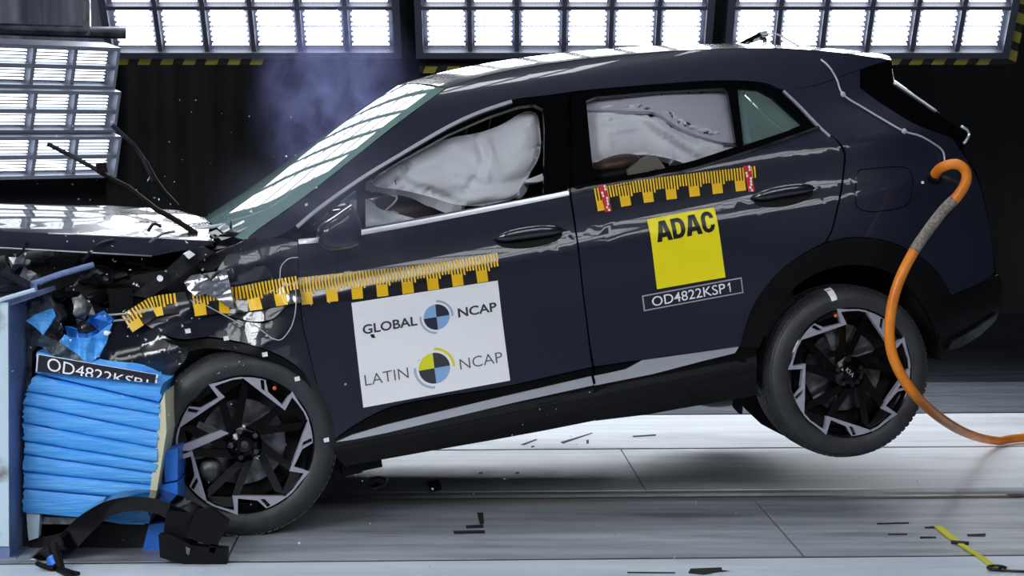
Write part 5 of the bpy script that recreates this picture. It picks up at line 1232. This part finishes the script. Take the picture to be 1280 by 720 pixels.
# thin cable taped over the body
W0 = [CARM @ Vector(p) for p in [(2.6317,0.2206,1.0501),(2.6581,0.1964,0.9854),(2.6644,0.1605,0.9140),(2.7344,0.1327,0.8458),(2.7997,0.0995,0.7851),(2.8657,0.0676,0.7277),(2.9348,0.0736,0.6962),(3.0017,0.0939,0.6515),(3.0413,0.1069,0.6113),(3.0342,0.0929,0.5592)]]
W1 = [CARM @ Vector(p) for p in [(2.5194,0.6000,1.2003),(2.5520,0.5500,1.1999),(2.5707,0.4500,1.1653),(2.5929,0.3400,1.1170)]]
wp = spline(W1+W0, 5); w0 = wp[0]
wc = empty('sensor_cable', tuple(w0), 0, 'thin white cable running from the roof aerial down over the rear quarter', 'cable')
m = MB(); m.tube([p-w0 for p in wp], 0.0042, 6); m.build('cable_run', M['wire'], wc, smooth=True)
for i in (2, 5):
    m = MB(); p = W0[i]-w0; m.blob(tuple(p), (0.011, 0.007, 0.011), i, 5, 0.3); m.build('cable_tape', M['wire'], wc)

# yellow strap on the steel plates
SP = [(x, y) for x, y in [(1.6647,8.0400),(1.6714,7.8332),(1.6785,7.6961),(1.7013,7.4636),(1.7115,7.2446)]]
s0 = SP[0]; sp = empty('strap', (s0[0], s0[1], 0), 0, 'yellow strap with a hook lying on the floor plates at lower right', 'strap')
sl = spline(SP, 5); v = []; f = []
for i, p in enumerate(sl):
    d = (sl[min(i+1, len(sl)-1)]-sl[max(0, i-1)]).normalized(); nrm = Vector((-d.y, d.x))*(0.014 if i < 9 else 0.010)
    for z in (0.004, 0.010): v += [(p.x+nrm.x-s0[0], p.y+nrm.y-s0[1], z), (p.x-nrm.x-s0[0], p.y-nrm.y-s0[1], z)]
for i in range(len(sl)-1):
    a = 4*i; b = a+4; f += [(a+2, a+3, b+3, b+2), (a, b, b+1, a+1), (a, a+2, b+2, b), (a+1, b+1, b+3, a+3)]
m = MB(); m.add(v, f); m.build('webbing', M['strap'], sp)
m = MB(); e = Vector((SP[-1][0]-s0[0], SP[-1][1]-s0[1], 0.012)); m.tube([e+Vector((0.03*cos(t), 0.03*sin(t), 0)) for t in [i*0.5 for i in range(11)]], 0.007, 6); m.build('hook', M['steel'], sp, smooth=True)
k = Vector((SP[2][0]-s0[0], SP[2][1]-s0[1], 0.011)); m = MB(); m.tube([k+Vector((-0.03, 0.012, 0)), k+Vector((0.03, -0.012, 0))], 0.008, 6); m.build('knot', M['steel'], sp)
lead = [(x-s0[0], y-s0[1], 0.006) for x, y in [(1.7197,7.2314),(1.7616,7.2181),(1.8539,7.2050)]]
m = MB(); m.tube(lead, 0.005, 5); m.build('tether', M['steel'], sp)

# clear ring of broken trim and other fragments thrown on the floor
def shard(pix, z, label, ring=True, material='shard'):
    P = pix; c = (sum(p[0] for p in P)/len(P), sum(p[1] for p in P)/len(P))
    root = empty('broken_piece', (c[0], c[1], 0), 0, label, 'fragment')
    m = MB()
    if ring: m.tube([(x-c[0], y-c[1], z) for x, y in P+P[:1]], 0.006, 6)
    else: m.prism([(x-c[0], y-c[1], z) for x, y in P], (0, 0, 0.008))
    m.build('fragment_body', M[material], root, smooth=ring); return root
shard([(-0.6369,8.9065),(-0.6188,9.0485),(-0.5876,9.1108),(-0.5485,9.0485),(-0.5538,8.9065),(-0.5889,8.8078)], 0.02, 'small clear ring of broken trim on the floor right of the front wheel')
shard([(-0.6175,8.9266),(-0.5964,9.0280),(-0.5658,8.9871),(-0.5872,8.8866)], 0.002, 'dark chip lying inside the clear ring on the floor', False, 'black')
shard([(-0.8643,9.5943),(-0.7384,9.4127),(-0.7227,9.3026),(-0.7608,9.2378),(-0.8292,9.2809)], 0.004, 'torn black scrap under the front end of the sill', False, 'black')
shard([(-0.3727,9.0485),(-0.3257,9.1108),(-0.3046,8.9065),(-0.3431,8.8274)], 0.002, 'dark bent scrap in the shadow under the sill', False, 'steel')
# scuffs on the plates and paint
def scuff(pix):
    P = [Vector((x, y, 0.0012)) for x, y in pix]; mesh('floor_mark', P, [tuple(range(len(P)))], M['mark'], base)
for A in ([(-0.2297,7.9752),(-0.1058,7.9913),(-0.1049,7.9273),(-0.2218,7.9115)], [(-0.1826,8.0893),(-0.1136,8.1058),(-0.1127,8.0400),(-0.1780,8.0237)], [(-0.1431,8.3623),(-0.1171,8.3623),(-0.1106,8.1224),(-0.1262,8.1058)], [(0.4060,7.2314),(0.5746,7.2247),(0.5730,7.2050),(0.4045,7.2050)],
          [(0.6332,7.2847),(0.7460,7.3049),(0.7441,7.2579),(0.7738,7.2446),(0.7204,7.2181),(0.6717,7.1787),(0.6180,7.2050)], [(1.4443,8.1391),(1.5741,8.1559),(1.5678,8.1224),(1.4384,8.1058)], [(1.4504,7.9273),(1.5245,7.9273),(1.5185,7.8957),(1.4447,7.8957)], [(1.5615,7.8643),(1.6228,7.8643),(1.6165,7.8332),(1.5524,7.8177)],
          [(1.7494,7.9115),(1.8269,7.9273),(1.8126,7.8643),(1.7453,7.8643)], [(2.1044,8.7883),(2.1911,8.8078),(2.1768,8.7496),(2.1246,8.7303)], [(1.6148,8.0564),(1.6651,8.0728),(1.6489,8.0237),(1.6115,8.0237)], [(0.6096,10.4774),(0.7353,10.5327),(0.7315,10.4774),(0.6145,10.4226)], [(0.0395,10.1830),(0.1207,10.3684),(0.1284,10.3415),(0.0591,10.1571)], [(0.2389,10.2617),(0.4107,10.5887),(0.4137,10.5606),(0.2535,10.2091)],
          [(0.0943,10.1313),(0.1104,10.1571),(0.1098,10.1056),(0.0939,10.0800)], [(0.3731,10.3415),(0.3851,10.3415),(0.3803,10.2091),(0.3684,10.2091)], [(-0.1525,9.3464),(-0.1310,9.3684),(-0.1340,9.3244),(-0.1482,9.3026)], [(0.0145,9.3464),(0.0327,9.3684),(0.0326,9.3244),(0.0181,9.3026)]):
    scuff(A)

# flying grains of glass: nobody could count them
rnd = random.Random(77); m = MB()
def grain(p, r):
    q = [Vector(p)+Vector((rnd.uniform(-r, r), rnd.uniform(-r, r), rnd.uniform(-r, r))) for _ in range(4)]
    m.add(q, [(0, 1, 2), (0, 2, 3), (0, 3, 1), (1, 3, 2)])
for _ in range(150): grain((rnd.gauss(-1.35, 0.28), rnd.uniform(7.35, 7.6), rnd.gauss(0.85, 0.22)), rnd.uniform(0.003, 0.008))
for _ in range(70): grain((rnd.uniform(-1.9, 0.3), rnd.uniform(7.3, 8.2), abs(rnd.gauss(0.2, 0.35))+0.05), rnd.uniform(0.002, 0.006))
for _ in range(60): grain((rnd.uniform(-1.8, 2.4), rnd.uniform(7.2, 9.5), 0.004), rnd.uniform(0.003, 0.007))
for _ in range(40): grain((rnd.uniform(-1.9, -0.7), rnd.uniform(7.6, 9.2), rnd.uniform(1.15, 1.7)), rnd.uniform(0.003, 0.006))
o = m.build('glass_grains', M['shard']); tag(o, 'grains of broken glass flying off the crushed front and lying on the floor', 'glass', kind='stuff')

# ------------------------------------------------------------------ smoke
def smoke(name, label, centre, size, density, col, seed, scale, ax=0.0):
    m = bpy.data.materials.new(name+'_haze'); m.use_nodes = True; nt = m.node_tree; nt.nodes.clear()
    out = nt.nodes.new('ShaderNodeOutputMaterial'); vol = nt.nodes.new('ShaderNodeVolumePrincipled')
    vol.inputs['Color'].default_value = col; vol.inputs['Anisotropy'].default_value = ax
    tc = nt.nodes.new('ShaderNodeTexCoord')
    ln = nt.nodes.new('ShaderNodeVectorMath'); ln.operation = 'LENGTH'; nt.links.new(tc.outputs['Object'], ln.inputs[0])
    fall = nt.nodes.new('ShaderNodeMapRange'); fall.inputs[1].default_value = 0.0; fall.inputs[2].default_value = 1.0; fall.inputs[3].default_value = 1.0; fall.inputs[4].default_value = 0.0
    fall.interpolation_type = 'SMOOTHSTEP'; nt.links.new(ln.outputs['Value'], fall.inputs[0])
    no = nt.nodes.new('ShaderNodeTexNoise'); no.inputs['Scale'].default_value = scale; no.inputs['Detail'].default_value = 5; no.inputs['Roughness'].default_value = 0.6; no.inputs['Distortion'].default_value = 0.6
    mp = nt.nodes.new('ShaderNodeMapping'); mp.inputs['Location'].default_value = (seed, seed*1.7, 0); nt.links.new(tc.outputs['Object'], mp.inputs[0]); nt.links.new(mp.outputs[0], no.inputs['Vector'])
    r = nt.nodes.new('ShaderNodeMapRange'); r.inputs[1].default_value = 0.42; r.inputs[2].default_value = 0.74; nt.links.new(no.outputs[0], r.inputs[0])
    mu = nt.nodes.new('ShaderNodeMath'); mu.operation = 'MULTIPLY'; nt.links.new(fall.outputs[0], mu.inputs[0]); nt.links.new(r.outputs[0], mu.inputs[1])
    m2 = nt.nodes.new('ShaderNodeMath'); m2.operation = 'MULTIPLY'; m2.inputs[1].default_value = density; nt.links.new(mu.outputs[0], m2.inputs[0]); nt.links.new(m2.outputs[0], vol.inputs['Density'])
    nt.links.new(vol.outputs[0], out.inputs['Volume'])
    b = MB(); b.blob((0, 0, 0), (1, 1, 1), 0, 8); o = b.build(name, m); o.location = centre; o.scale = size
    tag(o, label, 'smoke', kind='stuff'); return o
BLUE = (0.42, 0.46, 0.95, 1)
smoke('smoke', 'plume of bluish smoke rising behind the windscreen', [(-0.8346,9.9000,1.6546)][0], (0.46, 0.34, 0.62), 10.0, BLUE, 3.3, 2.6)
smoke('smoke', 'thin bluish haze drifting across the front door and wing mirror', [(-0.6595,7.6200,1.2619)][0], (0.52, 0.15, 0.38), 4.0, (0.62, 0.66, 0.95, 1), 5.0, 1.5)
